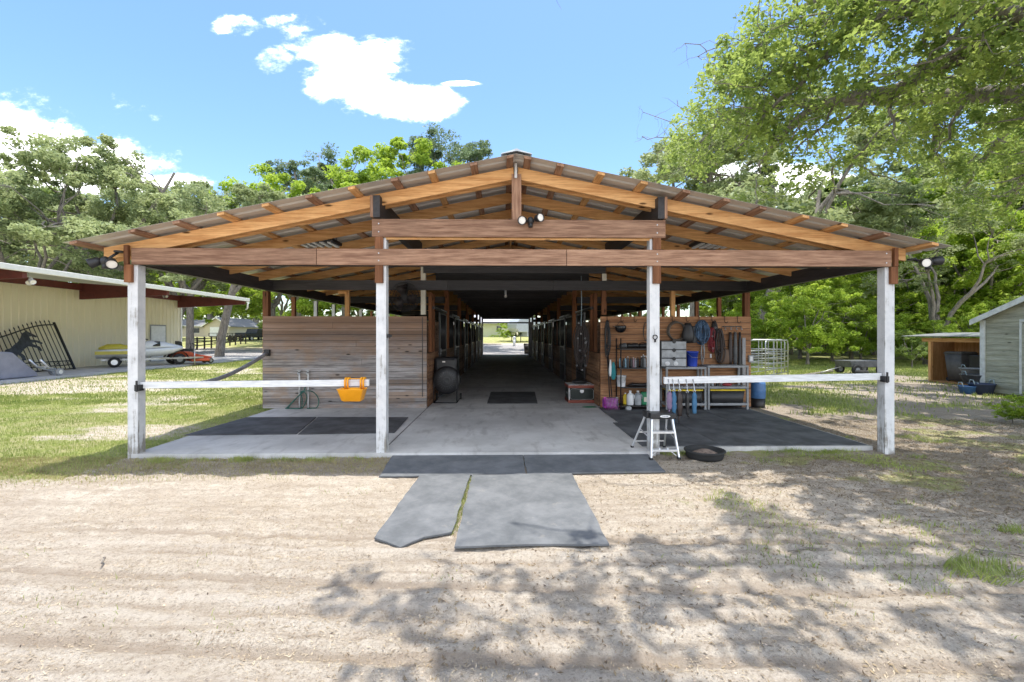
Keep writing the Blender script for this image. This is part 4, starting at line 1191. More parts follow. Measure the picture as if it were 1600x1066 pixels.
# ---- hose bibs and hose on the left wall
for u, lab in ((469, 'thin pipe riser with tap at the plank wall, left of its pair'), (482.5, 'thin pipe riser with tap at the plank wall, right of its pair')):
    t = thing('water_pipe', lab, 'pipe', (w(u, 600).x, WY - .04, .05)); x = w(u, 600).x
    MB().cyl((x, WY - .04, .05), .018, .78, n=10).build('pipe', M['whitewood'], t)
    MB().cyl((x, WY - .04, .83), .026, .05, n=10).tube([(x, WY - .04, .85), (x, WY - .10, .85), (x, WY - .12, .80)], .013, 8).box(x - .04, x + .04, WY - .07, WY - .055, .885, .897).build('tap', M['steel'], t)
t = thing('garden_hose', 'dark green garden hose hanging in loops from the tap on the plank wall', 'hose', (w(465, 630).x, WY - .1, .05)); mb = MB(); pts = []
hp = [(478, 601), (474, 612), (463, 622), (452, 633), (446, 642), (455, 644), (470, 640), (478, 628), (479, 618), (474, 612), (468, 617), (458, 628), (449, 640), (458, 645), (470, 640), (472, 625), (470, 613), (478, 611), (488, 612), (496, 620), (498, 630), (494, 638), (486, 643), (479, 645)]
for i in range(len(hp) - 1):
    for k in range(5):
        a, b, c, d = [V3((*hp[min(max(i + q, 0), len(hp) - 1)], 0)) for q in (-1, 0, 1, 2)]; s = k / 5
        q = .5 * ((2 * b) + (c - a) * s + (2 * a - 5 * b + 4 * c - d) * s * s + (3 * b - a - 3 * c + d) * s ** 3)
        pp = w(q.x, q.y, .05 + .012 * math.sin(i * 1.7) + .02 * (i % 3)); pp.z = max(pp.z, .063); pts.append(pp)
mb.tube(pts, .0105, 8); mb.build('hose', M['hose'], t)

# ---- fan on the left wall
c = P(632, 464, 9.6)
t = thing('wall_fan', 'round caged fan mounted above the plank wall at the left of the aisle', 'fan', (c.x, c.y, c.z - .35))
ax = V3((.25, -1, -.25)).normalized(); q = V3((0, 0, 1)).rotation_difference(ax)
def circ(c, q, r, n=28, off=0.): return [V3(c) + q @ V3((r * math.cos(6.2832 * i / n), r * math.sin(6.2832 * i / n), off)) for i in range(n)]
mb = MB()
for r_, o_ in ((.30, 0), (.305, .06), (.24, .09), (.17, .11), (.10, .12), (.30, -.06), (.18, -.09)): mb.tube(circ(c, q, r_, off=o_), .0045, 5, closed=True)
for i in range(32):
    a = 6.2832 * i / 32; d = V3((math.cos(a), math.sin(a), 0))
    mb.tube([c + q @ (d * .04 + V3((0, 0, .125))), c + q @ (d * .17 + V3((0, 0, .11))), c + q @ (d * .305 + V3((0, 0, .03))), c + q @ (d * .29 + V3((0, 0, -.06))), c + q @ (d * .1 + V3((0, 0, -.1)))], .0028, 4)
mb.build('cage', M['blackmetal'], t); mb = MB()
for k in range(3):
    a0 = 2.094 * k; rs = []
    for r_, s_, tw in ((.05, .05, .5), (.15, .13, .4), (.25, .15, .3)):
        rs.append([c + q @ V3((r_ * math.cos(a0) - yv * math.sin(a0), r_ * math.sin(a0) + yv * math.cos(a0), zz + yv * tw)) for yv, zz in ((-s_ / 1.2, 0), (0, .012), (s_ / 1.2, 0), (0, -.004))])
    mb.loft(rs)
mb.build('blade', M['dkleather'], t)
MB().cyl(c + q @ V3((0, 0, -.14)), .07, .16, ax, 14).build('motor', M['blackmetal'], t)
MB().tube([c + q @ V3((0, 0, -.1)), (c.x, 9.86, c.z + .1), (c.x, 9.88, c.z + .32)], .018, 8).build('bracket', M['blackmetal'], t)

# ---- big barrel fan in the aisle
b = fl(698, 628)
t = thing('drum_fan', 'large black drum fan on its stand just inside the aisle', 'fan', (b.x, b.y, .05))
c = V3((b.x, b.y, .58)); q = V3((0, 0, 1)).rotation_difference(V3((.12, -1, .0)).normalized()); mb = MB()
mb.lathe(c, [(.0, .20), (.06, .21), (.20, .19), (.30, .165), (.315, .15), (.33, .12), (.33, -.2), (.31, -.22), (.0, -.21)], 28, V3((.12, -1, 0)).normalized()); mb.build('drum', M['black'], t)
mb = MB()
for r_ in (.08, .14, .2, .26, .31): mb.tube(circ(c, q, r_, off=.20 - .12 * (r_ / .31) ** 2 + .03), .004, 5, closed=True)
for i in range(24):
    a = 6.2832 * i / 24; d = V3((math.cos(a), math.sin(a), 0)); mb.tube([c + q @ (d * .05 + V3((0, 0, .235))), c + q @ (d * .2 + V3((0, 0, .20))), c + q @ (d * .32 + V3((0, 0, .12)))], .0025, 4)
mb.build('grille', M['grey2'], t)
MB().box(c.x - .30, c.x + .26, c.y - .05, c.y + .45, .62, 1.12).build('housing', M['black'], t, bevel=.07)
MB().box(c.x - .10, c.x - .03, c.y - .056, c.y - .05, 1.0, 1.03).build('badge', M['lens'], t)
mb = MB()
for s_ in (-1, 1): mb.tube([(c.x + s_ * .27, c.y - .26, .07), (c.x + s_ * .27, c.y - .26, .5), (c.x + s_ * .27, c.y - .05, .95)], .012, 8); mb.tube([(c.x + s_ * .27, c.y - .28, .07), (c.x + s_ * .27, c.y + .4, .07)], .013, 8)
mb.tube([(c.x - .27, c.y - .28, .07), (c.x + .27, c.y - .28, .07)], .013, 8); mb.build('stand', M['blackmetal'], t)
for s_ in (-1, 1): MB().cyl((c.x + s_ * .30 - .02, c.y + .42, .13), .08, .04, (1, 0, 0), 16).build('wheel', M['rubber'], t)

# ---- tack trunk
b0 = fl(888, 630); x0 = b0.x; wd = (931 - 888) / F * b0.y; y0 = b0.y; hgt = .43
t = thing('tack_chest', 'black and reddish brown tack trunk with a white crest plate beside the aisle', 'trunk', (x0 + wd / 2, y0, .05))
D_ = .62
MB().box(x0, x0 + wd, y0, y0 + D_, .05, .12).build('base', M['mahog'], t, bevel=.006)
MB().box(x0 + .015, x0 + wd - .015, y0 + .015, y0 + D_ - .015, .12, .40).build('body', M['dkgreen'], t)
MB().box(x0 - .002, x0 + wd + .002, y0 - .002, y0 + D_, .401, .47).build('lid', M['mahog'], t, bevel=.008)
MB().box(x0 + .005, x0 + wd - .005, y0 + .005, y0 + D_ - .01, .471, .482).build('lid_top', M['whitewood'], t)
mb = MB(); f_ = y0 + .012; o_ = [(x0 + .05, .16), (x0 + .02 + .07, .135), (x0 + wd - .09, .135), (x0 + wd - .05, .16), (x0 + wd - .05, .355), (x0 + wd - .09, .385), (x0 + .09, .385), (x0 + .05, .355)]
mb.tube([(a, f_, z) for a, z in o_], .005, 4, closed=True)
for xx in (x0 + .02, x0 + wd - .02): mb.box(xx - .008, xx + .008, y0 + .006, y0 + .0145, .122, .398)
mb.build('trim', M['alu'], t)
cx_ = x0 + wd * .5
MB().prism([(cx_ - .045, y0 + .014, .36), (cx_ + .045, y0 + .014, .36), (cx_ + .045, y0 + .014, .31), (cx_ + .02, y0 + .014, .285), (cx_ - .02, y0 + .014, .285), (cx_ - .045, y0 + .014, .31)], (0, -.006, 0)).build('crest_plate', M['alu'], t)
MB().box(x0 + .008, x0 + .0145, y0 + .25, y0 + .4, .24, .28).build('side_plate', M['alu'], t)
c = V3((x0 + wd * .5, y0 + .3, .482))
MB().sphere(c + V3((0, 0, .05)), .2, .16, .06).build('saddle_pad', M['black'], label='folded black pad lying on the lid of the tack trunk', cat='pad')

# ---- ropes and cords
def strand(pts, r, n=6): return MB().tube(pts, r, n)
x = P(907, 430, 10.4).x
strand([(x, 10.3, 3.0), (x + .01, 10.3, 2.4), (x, 10.32, 1.86)], .008).build('hanging_cord', M['cord'], label='pale bluish cord dangling from the beam above the tack trunk', cat='cord')
def bundle(name, lab, cat, u, v0, v1, wpx, m_, n=10, Y=WF - .06, dep=.05, group=None, seed=0, hookm='blackmetal', r=.009, buckles=0, org=None):
    rnd = random.Random(seed + int(u)); top = P(u, v0, Y); bot = P(u, v1, Y); W2 = wpx / F * Y / 2
    t = thing(name, lab, cat, (top.x, Y, bot.z), group); mb = MB()
    for i in range(n):
        a = rnd.uniform(-1, 1); L = rnd.uniform(.6, 1.); yb = Y + rnd.uniform(-dep, dep)
        zt_ = top.z; zb_ = top.z + (bot.z - top.z) * L; wv = W2 * rnd.uniform(.35, 1)
        cx_ = top.x + a * W2 * .3; pts = []
        for k in range(13):
            s = k / 12 * 6.2832; pts.append((cx_ + math.sin(s) * wv * (.5 - .5 * math.cos(s)) ** .3, yb + .01 * math.cos(s * 2 + i), (zt_ + zb_) / 2 + math.cos(s) * (zt_ - zb_) / 2))
        mb.tube(pts[:-1], r * rnd.uniform(.7, 1.2), 6, closed=True)
    mb.build('strands', M[m_] if isinstance(m_, str) else m_, t)
    if buckles:
        mb = MB()
        for i in range(buckles):
            q_ = V3((top.x + rnd.uniform(-.8, .8) * W2, Y - dep - .012, top.z + (bot.z - top.z) * rnd.random())); mb.tube(circ(q_, V3((0, 0, 1)).rotation_difference(V3((0, 1, 0))), .016, 8), .004, 5, closed=True)
        mb.build('buckle', M['steel'], t)
    return t
bundle('bridle', 'tangle of dark bridles and halters hanging in the aisle above the trunk', 'bridle', 907, 503, 580, 24, 'dkleather', 24, 10.45, .09, buckles=12, r=.011)

# ---- hooks along the top of the right wall
HK = [948.5, 970, 990.5, 1011, 1050, 1072, 1092, 1112, 1132, 1152]
hook_lab = {948.5: 'holding the long dark strap coil', 970: 'holding the black riding helmet', 990.5: 'hanging empty between the helmet and the thin loop', 1011: 'holding the thin black loop', 1050: 'holding the round wire coil', 1072: 'holding the black tack bag',
            1092: 'holding the thick blue rope bundle', 1112: 'holding the dark strap bundle', 1132: 'hanging empty above the bridle rack, left of two', 1152: 'hanging empty above the bridle rack, right of two'}
for u in HK:
    x = w(u, 500).x; zt_ = 2.075; zb_ = w(u, 503).z if u not in (1132, 1152) else w(u, 505).z; Y = WF - .012
    MB().tube([(x, WY + .03, zt_ + .004), (x, WF - .008, zt_ + .006), (x, Y, zt_ - .02), (x, Y, zb_ + .03), (x + .005, Y - .02, zb_ + .004), (x + .01, Y - .045, zb_), (x + .03, Y - .07, zb_ + .012), (x + .035, Y - .075, zb_ + .045)], .006, 6).build(
        'tack_hook', M['blackmetal'], label='black over-the-wall hook ' + hook_lab[u], cat='hook', group='hooks over the brown plank wall')
bundle('strap_coil', 'long dark coil of straps hanging at the left end of the brown plank wall', 'strap coil', 948, 501, 560, 10, 'black', 12)
bundle('wire_coil', 'round coil of grey brown cable hung on the brown plank wall', 'cable coil', 0 + 1054, 499, 533, 32, 'cable', 1)
x = w(1054, 517).x; z = w(1054, 517).z; mb = MB(); rnd = random.Random(4)
for i in range(9):
    mb.tube([(x + math.cos(6.28 * k / 26) * (.185 + .02 * math.sin(i)) + rnd.uniform(-.003, .003) + .004 * i, WF - .05 - .007 * i, z + math.sin(6.28 * k / 26) * (.20 + .012 * math.cos(i * 2)) - .002 * i) for k in range(26)], .008, 6, closed=True)
root = [o for o in bpy.data.objects if o.get('label', '').startswith('round coil')][0]
for ch in kids(root): bpy.data.objects.remove(ch)
mb.build('coil', M['cable'], root)
x = w(1010, 515).x; z = w(1010, 518).z
MB().tube([(x + math.cos(6.28 * k / 20) * .085, WF - .04, z + math.sin(6.28 * k / 20) * .21) for k in range(20)], .007, 6, closed=True).tube([(x - .03 + math.cos(6.28 * k / 20) * .05, WF - .055, z - .03 + math.sin(6.28 * k / 20) * .17) for k in range(20)], .005, 6, closed=True).build('rope_loop', M['black'], label='thin black rope loop hanging just left of the white post', cat='rope loop')
# helmet
c = w(969.5, 514, .13)
t = thing('riding_helmet', 'black riding helmet hanging upside down from a wall hook', 'helmet', (c.x, c.y, c.z - .1))
vs = []; mb = MB()
mb.lathe(c + V3((0, 0, .04)), [(.001, -.13), (.06, -.12), (.10, -.085), (.125, -.03), (.125, .02), (.12, .03), (.11, .02), (.11, -.03), (.06, -.1), (.001, -.11)], 20, sy_=1.1).build('shell', M['gloss'], t)
MB().prism([(c.x - .10, c.y - .02, c.z + .03), (c.x - .19, c.y - .06, c.z + .055), (c.x - .19, c.y - .12, c.z + .055), (c.x - .08, c.y - .13, c.z + .03)], (0, 0, .008)).build('peak', M['gloss'], t)
MB().tube([(c.x - .09, c.y, c.z + .06), (c.x - .04, c.y, c.z + .13), (c.x + .0, c.y + .05, c.z + .17), (c.x + .05, c.y, c.z + .13), (c.x + .1, c.y, c.z + .06)], .006, 6).build('strap', M['black'], t)
# black bag, blue ropes, red halter, dark straps
def pouch(name, lab, cat, u0, v0, u1, v1, m_, dep=.12, sh=.6, parent=None, Y=WF):
    a, b = P(u0, v0, Y - .02), P(u1, v1, Y - .02); cx_ = (a.x + b.x) / 2; W2 = (b.x - a.x) / 2; rings = []
    for k in range(8):
        s = k / 7; z = a.z + (b.z - a.z) * s; f = sh + (1 - sh) * math.sin(min(1, s * 1.3) * math.pi / 2); f *= 1 if s < .85 else (.9 if s < .99 else .6)
        rings.append([(cx_ + W2 * f * math.cos(6.2832 * j / 14) * (1 + .05 * math.sin(j * 2.3 + k)), Y - dep / 2 - .004 + dep / 2 * f * math.sin(6.2832 * j / 14), z) for j in range(14)])
    mb = MB().loft(rings)
    return mb.build(name, M[m_], parent) if parent else mb.build(name, M[m_], label=lab, cat=cat)
pouch('tack_bag', 'black shapeless tack bag hanging beside the cable coil', 'bag', 1063, 505, 1083, 536, 'black', .16, .45)
pouch('fly_mask', 'grey and black mesh mask tucked beside the blue ropes', 'mask', 1079, 510, 1088, 536, 'grey2', .08, .5)
bundle('lead_ropes', 'thick bundle of blue lead ropes hanging from a wall hook', 'rope bundle', 1097, 501, 540, 24, 'rope', 26, WF - .07, .06, r=.011)
bundle('halter', 'red nylon halter hanging beneath the right side of the blue ropes', 'halter', 1112, 512, 552, 14, 'red', 8, WF - .06, .03, r=.011, buckles=3)
bundle('strap_bundle', 'dark strap bundle hanging between the blue ropes and the bridle rack', 'strap bundle', 1117, 502, 535, 11, 'black', 12)
bundle('grey_strap', 'long grey strap dangling below the blue ropes', 'strap', 1098, 535, 572, 6, 'grey', 3, WF - .05, .01)
# rack with four hooks and the bridles, chaps
z = w(1143, 510.5).z
t = thing('bridle_rack', 'black bar rack with four silver hooks at the right of the brown wall', 'rack', (w(1143, 510).x, WF, z))
MB().box(w(1128, 510).x, w(1158, 510).x, WF - .02, WF - .001, z - .012, z + .012).build('bar', M['blackmetal'], t)
for u in (1131, 1140, 1148.5, 1156):
    x = w(u, 514).x; MB().tube([(x, WF - .02, z), (x, WF - .06, z - .03), (x, WF - .05, z - .07), (x, WF - .08, z - .08), (x, WF - .1, z - .05)], .008, 6).build('hook', M['steel'], t)
pouch('leather_chaps', 'brown leather piece with dark straps on the first rack hook', 'chaps', 1120, 545, 1141, 571, 'leather', .07, .75)
bundle('bridle', 'dark leather bridle looping down around the brown leather piece', 'bridle', 1125, 514, 570, 18, 'dkleather', 7, WF - .09, .03, r=.012)
for u0, u1, v1, m_, lab in ((1137, 1144, 571, 'dkleather', 'dark brown narrow chaps hanging on the second rack hook'), (1145, 1151.5, 572, 'grey2', 'charcoal chaps with pale fittings hanging on the third rack hook'), (1152.5, 1158, 606, 'black', 'long black boot cover hanging on the fourth rack hook')):
    pouch('chaps', lab, 'chaps', u0, 519, u1, v1, m_, .07, .55)
MB().box(w(1159, 530).x, w(1164, 530).x, WF - .03, WF - .002, w(1160, 602).z, w(1160, 528).z).build('grey_board', M['railgrey'], label='tall narrow grey board leaning against the brown wall', cat='board')
t = thing('outlet_box', 'grey weatherproof outlet box at the right end of the brown wall', 'outlet', (w(1172, 560).x, WF, w(1172, 567).z))
MB().box(w(1168.5, 555).x, w(1176, 555).x, WF - .05, WF, w(1172, 566).z, w(1172, 555).z).build('box', M['grey'], t, bevel=.006)
MB().box(w(1170, 555).x, w(1174, 555).x, WF - .055, WF - .051, w(1172, 564).z, w(1172, 557).z).build('cover', M['white'], t)
MB().box(w(1109, 555).x, w(1111, 555).x, WF - .03, WF, w(1110, 559).z, w(1110, 553).z).build('switch', M['white'], label='tiny white switch on the brown wall between the shelves', cat='switch')
# forks and basket
for dx, lab in ((0, 'long black handled fork leaning at the left end of the brown wall'), (3.5, 'thin long handled broom beside the black handled fork')):
    t = thing('stall_fork' if dx == 0 else 'broom', lab, 'fork' if dx == 0 else 'broom', (w(948, 630).x, WF - .2, .05)); a = w(949 + dx, 632); b_ = w(948 + dx * .3, 549)
    MB().tube([(a.x, WF - .22, .3), (b_.x, WF - .03, b_.z)], .013, 8).build('handle', M['black'], t); mb = MB()
    for k in range(9): mb.tube([(a.x - .12 + .03 * k, WF - .24, .31), (a.x - .12 + .03 * k, WF - .30, .12), (a.x - .12 + .03 * k, WF - .42, .075)], .004, 4)
    mb.box(a.x - .13, a.x + .13, WF - .245, WF - .225, .29, .31); mb.build('head', M['steel'] if dx else M['pink'], t)
a, b_ = fl(938, 634), fl(965, 638); y = b_.y - .02
t = thing('fork_basket', 'pink and purple plastic slatted basket on the floor at the wall corner', 'basket', ((a.x + b_.x) / 2, y, .05)); mb = MB(); W_ = b_.x - a.x
for k in range(15):
    x = a.x + W_ * k / 14; mb.box(x - .006, x + .006, y - .006, y + .006, .075, .24); mb.box(x - .006, x + .006, y + .30, y + .312, .075, .26)
for z in (.075, .15, .24): mb.box(a.x - .01, b_.x + .01, y - .009, y + .0, z, z + .022); mb.box(a.x - .01, b_.x + .01, y + .30, y + .315, z, z + .022)
for k in range(8):
    yy = y + .3 * k / 7
    for x in (a.x, b_.x): mb.box(x - .006, x + .006, yy - .006, yy + .006, .075, .25)
mb.box(a.x, b_.x, y, y + .3, .066, .074).build('basket', M['pinkpurple'], t)
# cloths hanging
pouch('towel', 'white cloth hanging on the left post of the wire shelf', 'cloth', 951, 562, 956, 588, 'white', .06, .4, Y=WF - .3)
pouch('towel', 'teal cloth hanging beside the white cloth', 'cloth', 954, 566, 962, 593, 'teal', .08, .4, Y=WF - .3)

# ---- black wire shelf
SX0, SX1 = w(961, 600).x + .02, w(1017, 600).x + .03; YF, YB = WF - .42, WF - .04
t = thing('wire_shelf', 'black metal shelving unit crowded with horse care bottles, left of the white post', 'shelf', ((SX0 + SX1) / 2, (YF + YB) / 2, .05))
for x in (SX0, SX1):
    for y in (YF, YB): MB().cyl((x, y, .066), .014, 1.52, n=8).build('post', M['blackmetal'], t)
SZ = []
for v in (634, 605, 575, 545):
    z = P(985, v, YF).z; SZ.append(z); mb = MB()
    mb.box(SX0 - .015, SX1 + .015, YF - .012, YF + .012, z - .025, z).box(SX0 - .015, SX1 + .015, YB - .012, YB + .012, z - .025, z).box(SX0, SX1, YF + .013, YB - .013, z - .012, z - .002)
    mb.build('shelf_board', M['blackmetal'], t)
def bottle(x, y, z, h, r, m_, lab, cap='white', spray=False, jug=False, group=None):
    t = thing('spray_bottle' if spray else ('jug' if jug else 'bottle'), lab, 'bottle' if not jug else 'jug', (x, y, z), group)
    k = .7 if jug else .72
    MB().lathe((x, y, z + .001), [(r * .9, 0), (r, .01), (r, h * k), (r * .8, h * (k + .07)), (r * .35, h * (k + .16)), (r * .33, h * .95)], 14).build('body', M[m_], t)
    MB().cyl((x, y, z + h * .93), r * .4, h * .09, n=10).build('cap', M[cap], t)
    if spray: MB().box(x - .05, x + .02, y - .012, y + .012, z + h * 1.02, z + h * 1.12).box(x - .045, x - .035, y - .006, y + .006, z + h * .92, z + h * 1.03).build('trigger', M['white'], t)
    if jug: MB().tube([(x + r * .5, y - r * .75, z + h * .82), (x + r * .95, y - r * .8, z + h * .7), (x + r * .9, y - r * .8, z + h * .45)], .009, 6).build('handle', M[m_], t)
    return t
rnd = random.Random(12); z2 = SZ[2]; cols = ['clearblue', 'black', 'clearblue', 'grey2', 'black', 'mauve', 'clear', 'black', 'black', 'grey2', 'clear', 'clear']
words = ['pale blue bottle', 'black bottle', 'second pale blue bottle', 'charcoal bottle', 'short black bottle', 'dusky mauve bottle', 'clear bottle', 'wide black bottle', 'tall black bottle', 'second charcoal bottle', 'clear spray bottle', 'cloudy spray bottle']
for k, u in enumerate((970, 974, 978, 982, 986, 990, 994, 998, 1002, 1006, 1009, 1014)):
    x = P(u, 560, YF + .12).x; h = rnd.uniform(.19, .25); bottle(x, YF + .1 + rnd.uniform(0, .1), z2, h * (1.0 if k < 9 else 1.15), .025, cols[k], '%s on the bottle shelf of the black shelving, number %d from its left end' % (words[k], k + 1) if k < 0 else words[k] + ' standing on the bottle shelf left of the white post', rnd.choice(['white', 'black']), spray=k in (10, 11), group='bottles on the wire shelf')
z3 = SZ[3]
for k, (u0, u1, m_, lab) in enumerate(((969, 979, 'grey2', 'grey rolled wrap'), (979, 998, 'black', 'long black bag'), (998, 1016, 'black', 'black lumpy pouch'))):
    a, b_ = P(u0, 538, YF + .15), P(u1, 545, YF + .15)
    rings = [[(a.x + (b_.x - a.x) * s, YF + .17 + .09 * f * math.cos(6.28 * j / 10), z3 + .06 * f + .055 * f * math.sin(6.28 * j / 10) + .004) for j in range(10)] for s, f in ((0, .7), (.1, 1), (.35, .9), (.6, 1.05), (.9, 1), (1, .65))]
    MB().loft(rings).build('rolled_bag', M[m_], label=lab + ' lying on the top shelf of the black shelving', cat='bag')
z1 = SZ[1]; x = P(972, 600, YF + .05).x
t = thing('bucket', 'white plastic bucket at the left end of the third shelf', 'bucket', (x, YF + .12, z1))
MB().lathe((x, YF + .12, z1 + .001), [(.085, 0), (.10, .22), (.108, .22), (.108, .235), (.094, .235), (.08, .01), (.0, .01)], 20).build('pail', M['white'], t)
MB().tube([(x - .105, YF + .1, z1 + .2), (x - .06, YF + .0, z1 + .12), (x + .02, YF - .02, z1 + .1), (x + .1, YF + .08, z1 + .2)], .004, 5).build('bail', M['steel'], t)
MB().loft([[(P(983, 600, YF + .1).x + s * .62, YF + .16 + .1 * f * math.cos(6.28 * j / 10), z1 + .04 * f + .036 * f * math.sin(6.28 * j / 10)) for j in range(10)] for s, f in ((0, .5), (.15, 1.1), (.4, .8), (.7, 1.1), (1, .6))]).build('blanket_roll', M['black'], label='dark rolled blanket on the third shelf beside the white bucket', cat='blanket')
z0 = SZ[0]
for u, m_, lab in ((985, 'white', 'white gallon jug on the bottom shelf'), (997, 'clear', 'translucent grey gallon jug on the bottom shelf')):
    bottle(P(u, 620, YF + .1).x, YF + .12, z0, .30, .075, m_, lab, jug=True)
x = P(979.5, 620, YF + .1).x; bottle(x, YF + .22, z0, .24, .05, 'yellow', 'yellow bottle half hidden behind the white gallon jug')
a, b_ = P(1002, 612, YF + .1), P(1018, 633, YF + .1)
t = thing('feed_bag', 'green and white feed bag standing on the bottom shelf behind the post', 'feed bag', ((a.x + b_.x) / 2, YF + .15, z0))
rings = [[((a.x + b_.x) / 2 + (b_.x - a.x) / 2 * f * c_, YF + .15 + .07 * f * s_ , z0 + .002 + zz) for c_, s_ in ((-1, -.6), (-.9, -1), (.9, -1), (1, -.6), (1, .6), (.9, 1), (-.9, 1), (-1, .6))] for zz, f in ((0, .9), (.03, 1), (.22, 1), (.27, .92))]
MB().loft(rings).build('bag', M['green'], t); MB().box(a.x + .05, b_.x - .03, YF + .07, YF + .078, z0 + .07, z0 + .17).build('panel', M['cream'], t)
c = fl(969, 634); MB().sphere((c.x, YF - .02, .1), .07, .05, .05).build('rag', M['clear'], label='crumpled grey rag on the floor by the wire shelf', cat='rag')

# ---- grey plastic shelves
def gshelf(u0, u1, lab, levels):
    x0, x1 = w(u0, 600).x, w(u1, 600).x; yf, yb = WF - .46, WF - .05
    t = thing('plastic_shelf', lab, 'shelf', ((x0 + x1) / 2, (yf + yb) / 2, .066)); top = levels[-1]
    for x in (x0 + .025, x1 - .025):
        for y in (yf + .025, yb - .025): MB().box(x - .022, x + .022, y - .022, y + .022, .067, top - .05).build('leg', M['grey'], t, bevel=.006)
    for z in levels: MB().box(x0, x1, yf, yb, z - .05, z).build('shelf_board', M['grey'], t, bevel=.01)
    return x0, x1, yf, yb
zs = [P(1120, v, WF - .46).z for v in (634, 604, 573.5)]
A_ = gshelf(1029, 1090, 'grey plastic shelf carrying the drawer unit and the blue bucket', [max(.12, zs[0] + .05), zs[1], zs[2]])
B_ = gshelf(1091.5, 1153, 'grey plastic shelf with an almost bare top at the right of the wall', [max(.12, zs[0] + .05), zs[1], zs[2] + .03])
for (x0, x1, yf, yb), lab in ((A_, 'black storage tote with yellow lid, mostly behind the white post'), (B_, 'black storage tote with yellow lid under the bare grey shelf')):
    t = thing('storage_tote', lab, 'tote', ((x0 + x1) / 2, (yf + yb) / 2, .13)); xa_, xb_ = x0 + .07, x1 - .07; zt_ = P(1120, 609, yf).z
    MB().loft([ring(xa_ + .04, xb_ - .04, yf + .05, yb - .05, .122, .03), ring(xa_, xb_, yf + .02, yb - .02, zt_ - .03, .03)]).build('tub', M['black'], t)
    mb = MB().loft([ring(xa_ - .01, xb_ + .01, yf + .012, yb - .012, zt_ - .03, .03), ring(xa_ - .01, xb_ + .01, yf + .012, yb - .012, zt_, .03)]); mb.build('lid', M['yellow'], t)
# drawer unit
x0, x1 = P(1033, 560, WF - .44).x, P(1073, 560, WF - .44).x; yf = WF - .44; zb_ = zs[2] + .002; zt_ = P(1050, 533, yf).z
t = thing('drawer_unit', 'frosted three-drawer plastic unit on top of the grey shelf', 'drawers', ((x0 + x1) / 2, yf + .18, zb_))
MB().box(x0, x1, yf + .012, yf + .36, zb_, zt_).build('case', M['grey2'], t, bevel=.008); h = (zt_ - zb_) / 3
for k in range(3): 
    d = MB().box(x0 + .012, x1 - .012, yf - .004, yf + .01, zb_ + h * k + .012, zb_ + h * (k + 1) - .012).build('drawer', M['clear'], t, bevel=.006)
    MB().cyl(((x0 + x1) / 2, yf - .006, zb_ + h * (k + 1) - .012), .04, .008, (0, -1, 0), 12).build('pull', M['black'], d)
for k, (u, m_, lab) in enumerate(((1043, 'white', 'white crumpled packet seen in the lowest drawer, left one'), (1056, 'white', 'white crumpled packet seen in the lowest drawer, right one'))):
    c = P(u, 568, yf - .012); MB().sphere((c.x, yf - .012, zb_ + .07), .055, .008, .045).build('packet', M[m_], label=lab, cat='packet')
x = P(1082, 570, WF - .3).x
t = thing('bucket', 'bright blue plastic bucket on the grey shelf beside the drawers', 'bucket', (x, WF - .28, zb_))
hb_ = P(1082, 549, WF - .3).z - zb_
MB().lathe((x, WF - .28, zb_), [(.10, 0), (.123, hb_ * .9), (.13, hb_ * .9), (.13, hb_), (.118, hb_), (.096, .01), (0, .01)], 24).build('pail', M['blue'], t)
MB().tube([(x - .128, WF - .3, zb_ + hb_ * .9), (x - .06, WF - .42, zb_ + hb_ * .62), (x + .06, WF - .42, zb_ + hb_ * .6), (x + .128, WF - .3, zb_ + hb_ * .9)], .004, 5).build('bail', M['steel'], t)
# clutter on the middle shelf
rnd = random.Random(3)
for k, (u, m_, lab) in enumerate(((1108, 'grey2', 'small charcoal bottle on the middle grey shelf, leftmost one'), (1113, 'clear', 'small clear bottle on the middle grey shelf beside the charcoal one'), (1121, 'black', 'small black bottle in the middle of the grey shelf'), (1128, 'clear', 'small clear bottle right of the black one on the grey shelf'))):
    bottle(P(u, 600, WF - .3).x, WF - .3, zs[1], .15, .03, m_, lab)
c = P(1136, 600, WF - .4); MB().sphere((c.x, WF - .4, zs[1] + .035), .11, .06, .035).build('red_brush', M['red'], label='red grooming item lying on the middle grey shelf above the tote', cat='brush')

# ---- gear hanging from the right rail
GY_ = 6.21
def gear(u, vt, vb, wpx, m_, lab, tail=None, name='leg_wrap', seed=0):
    top = P(u, 600, GY_); a = P(u, vt, GY_); b_ = P(u, vb, GY_); W2 = wpx / F * GY_ / 2
    t = thing(name, lab, 'horse gear', (a.x, GY_, b_.z), 'gear hanging below the right rail')
    MB().tube([(a.x, GY_ + .05, top.z + .06), (a.x, GY_ + .02, top.z + .0), (a.x, GY_, a.z + .03), (a.x + .01, GY_ - .01, a.z)], .006, 6).tube(circ((a.x, GY_, a.z + .015), V3((0, 0, 1)).rotation_difference(V3((.3, 1, 0)).normalized()), .018, 10), .004, 5, closed=True).build('snap', M['steel'], t)
    rings = []
    for k in range(9):
        s = k / 8; f = min(1, .45 + s * 3.2) * (1 if s < .86 else .8) * (.92 + .1 * math.sin(k * 2.1 + seed)); z = a.z + (b_.z - a.z) * s
        rings.append([(a.x + W2 * f * math.cos(6.2832 * j / 12) * (1 + .12 * math.sin(j * 3.1 + k * 1.7 + seed)), GY_ + .035 * f * math.sin(6.2832 * j / 12), z) for j in range(12)])
    MB().loft(rings).build('body', M[m_], t)
    if tail: c_ = P(tail[0], tail[1], GY_); MB().tube([(a.x, GY_, b_.z + .02), ((a.x + c_.x) / 2 - .015, GY_ - .01, (b_.z + c_.z) / 2), (c_.x, GY_, c_.z)], [.012, .012, .007], 6).build('tail', M[m_], t)
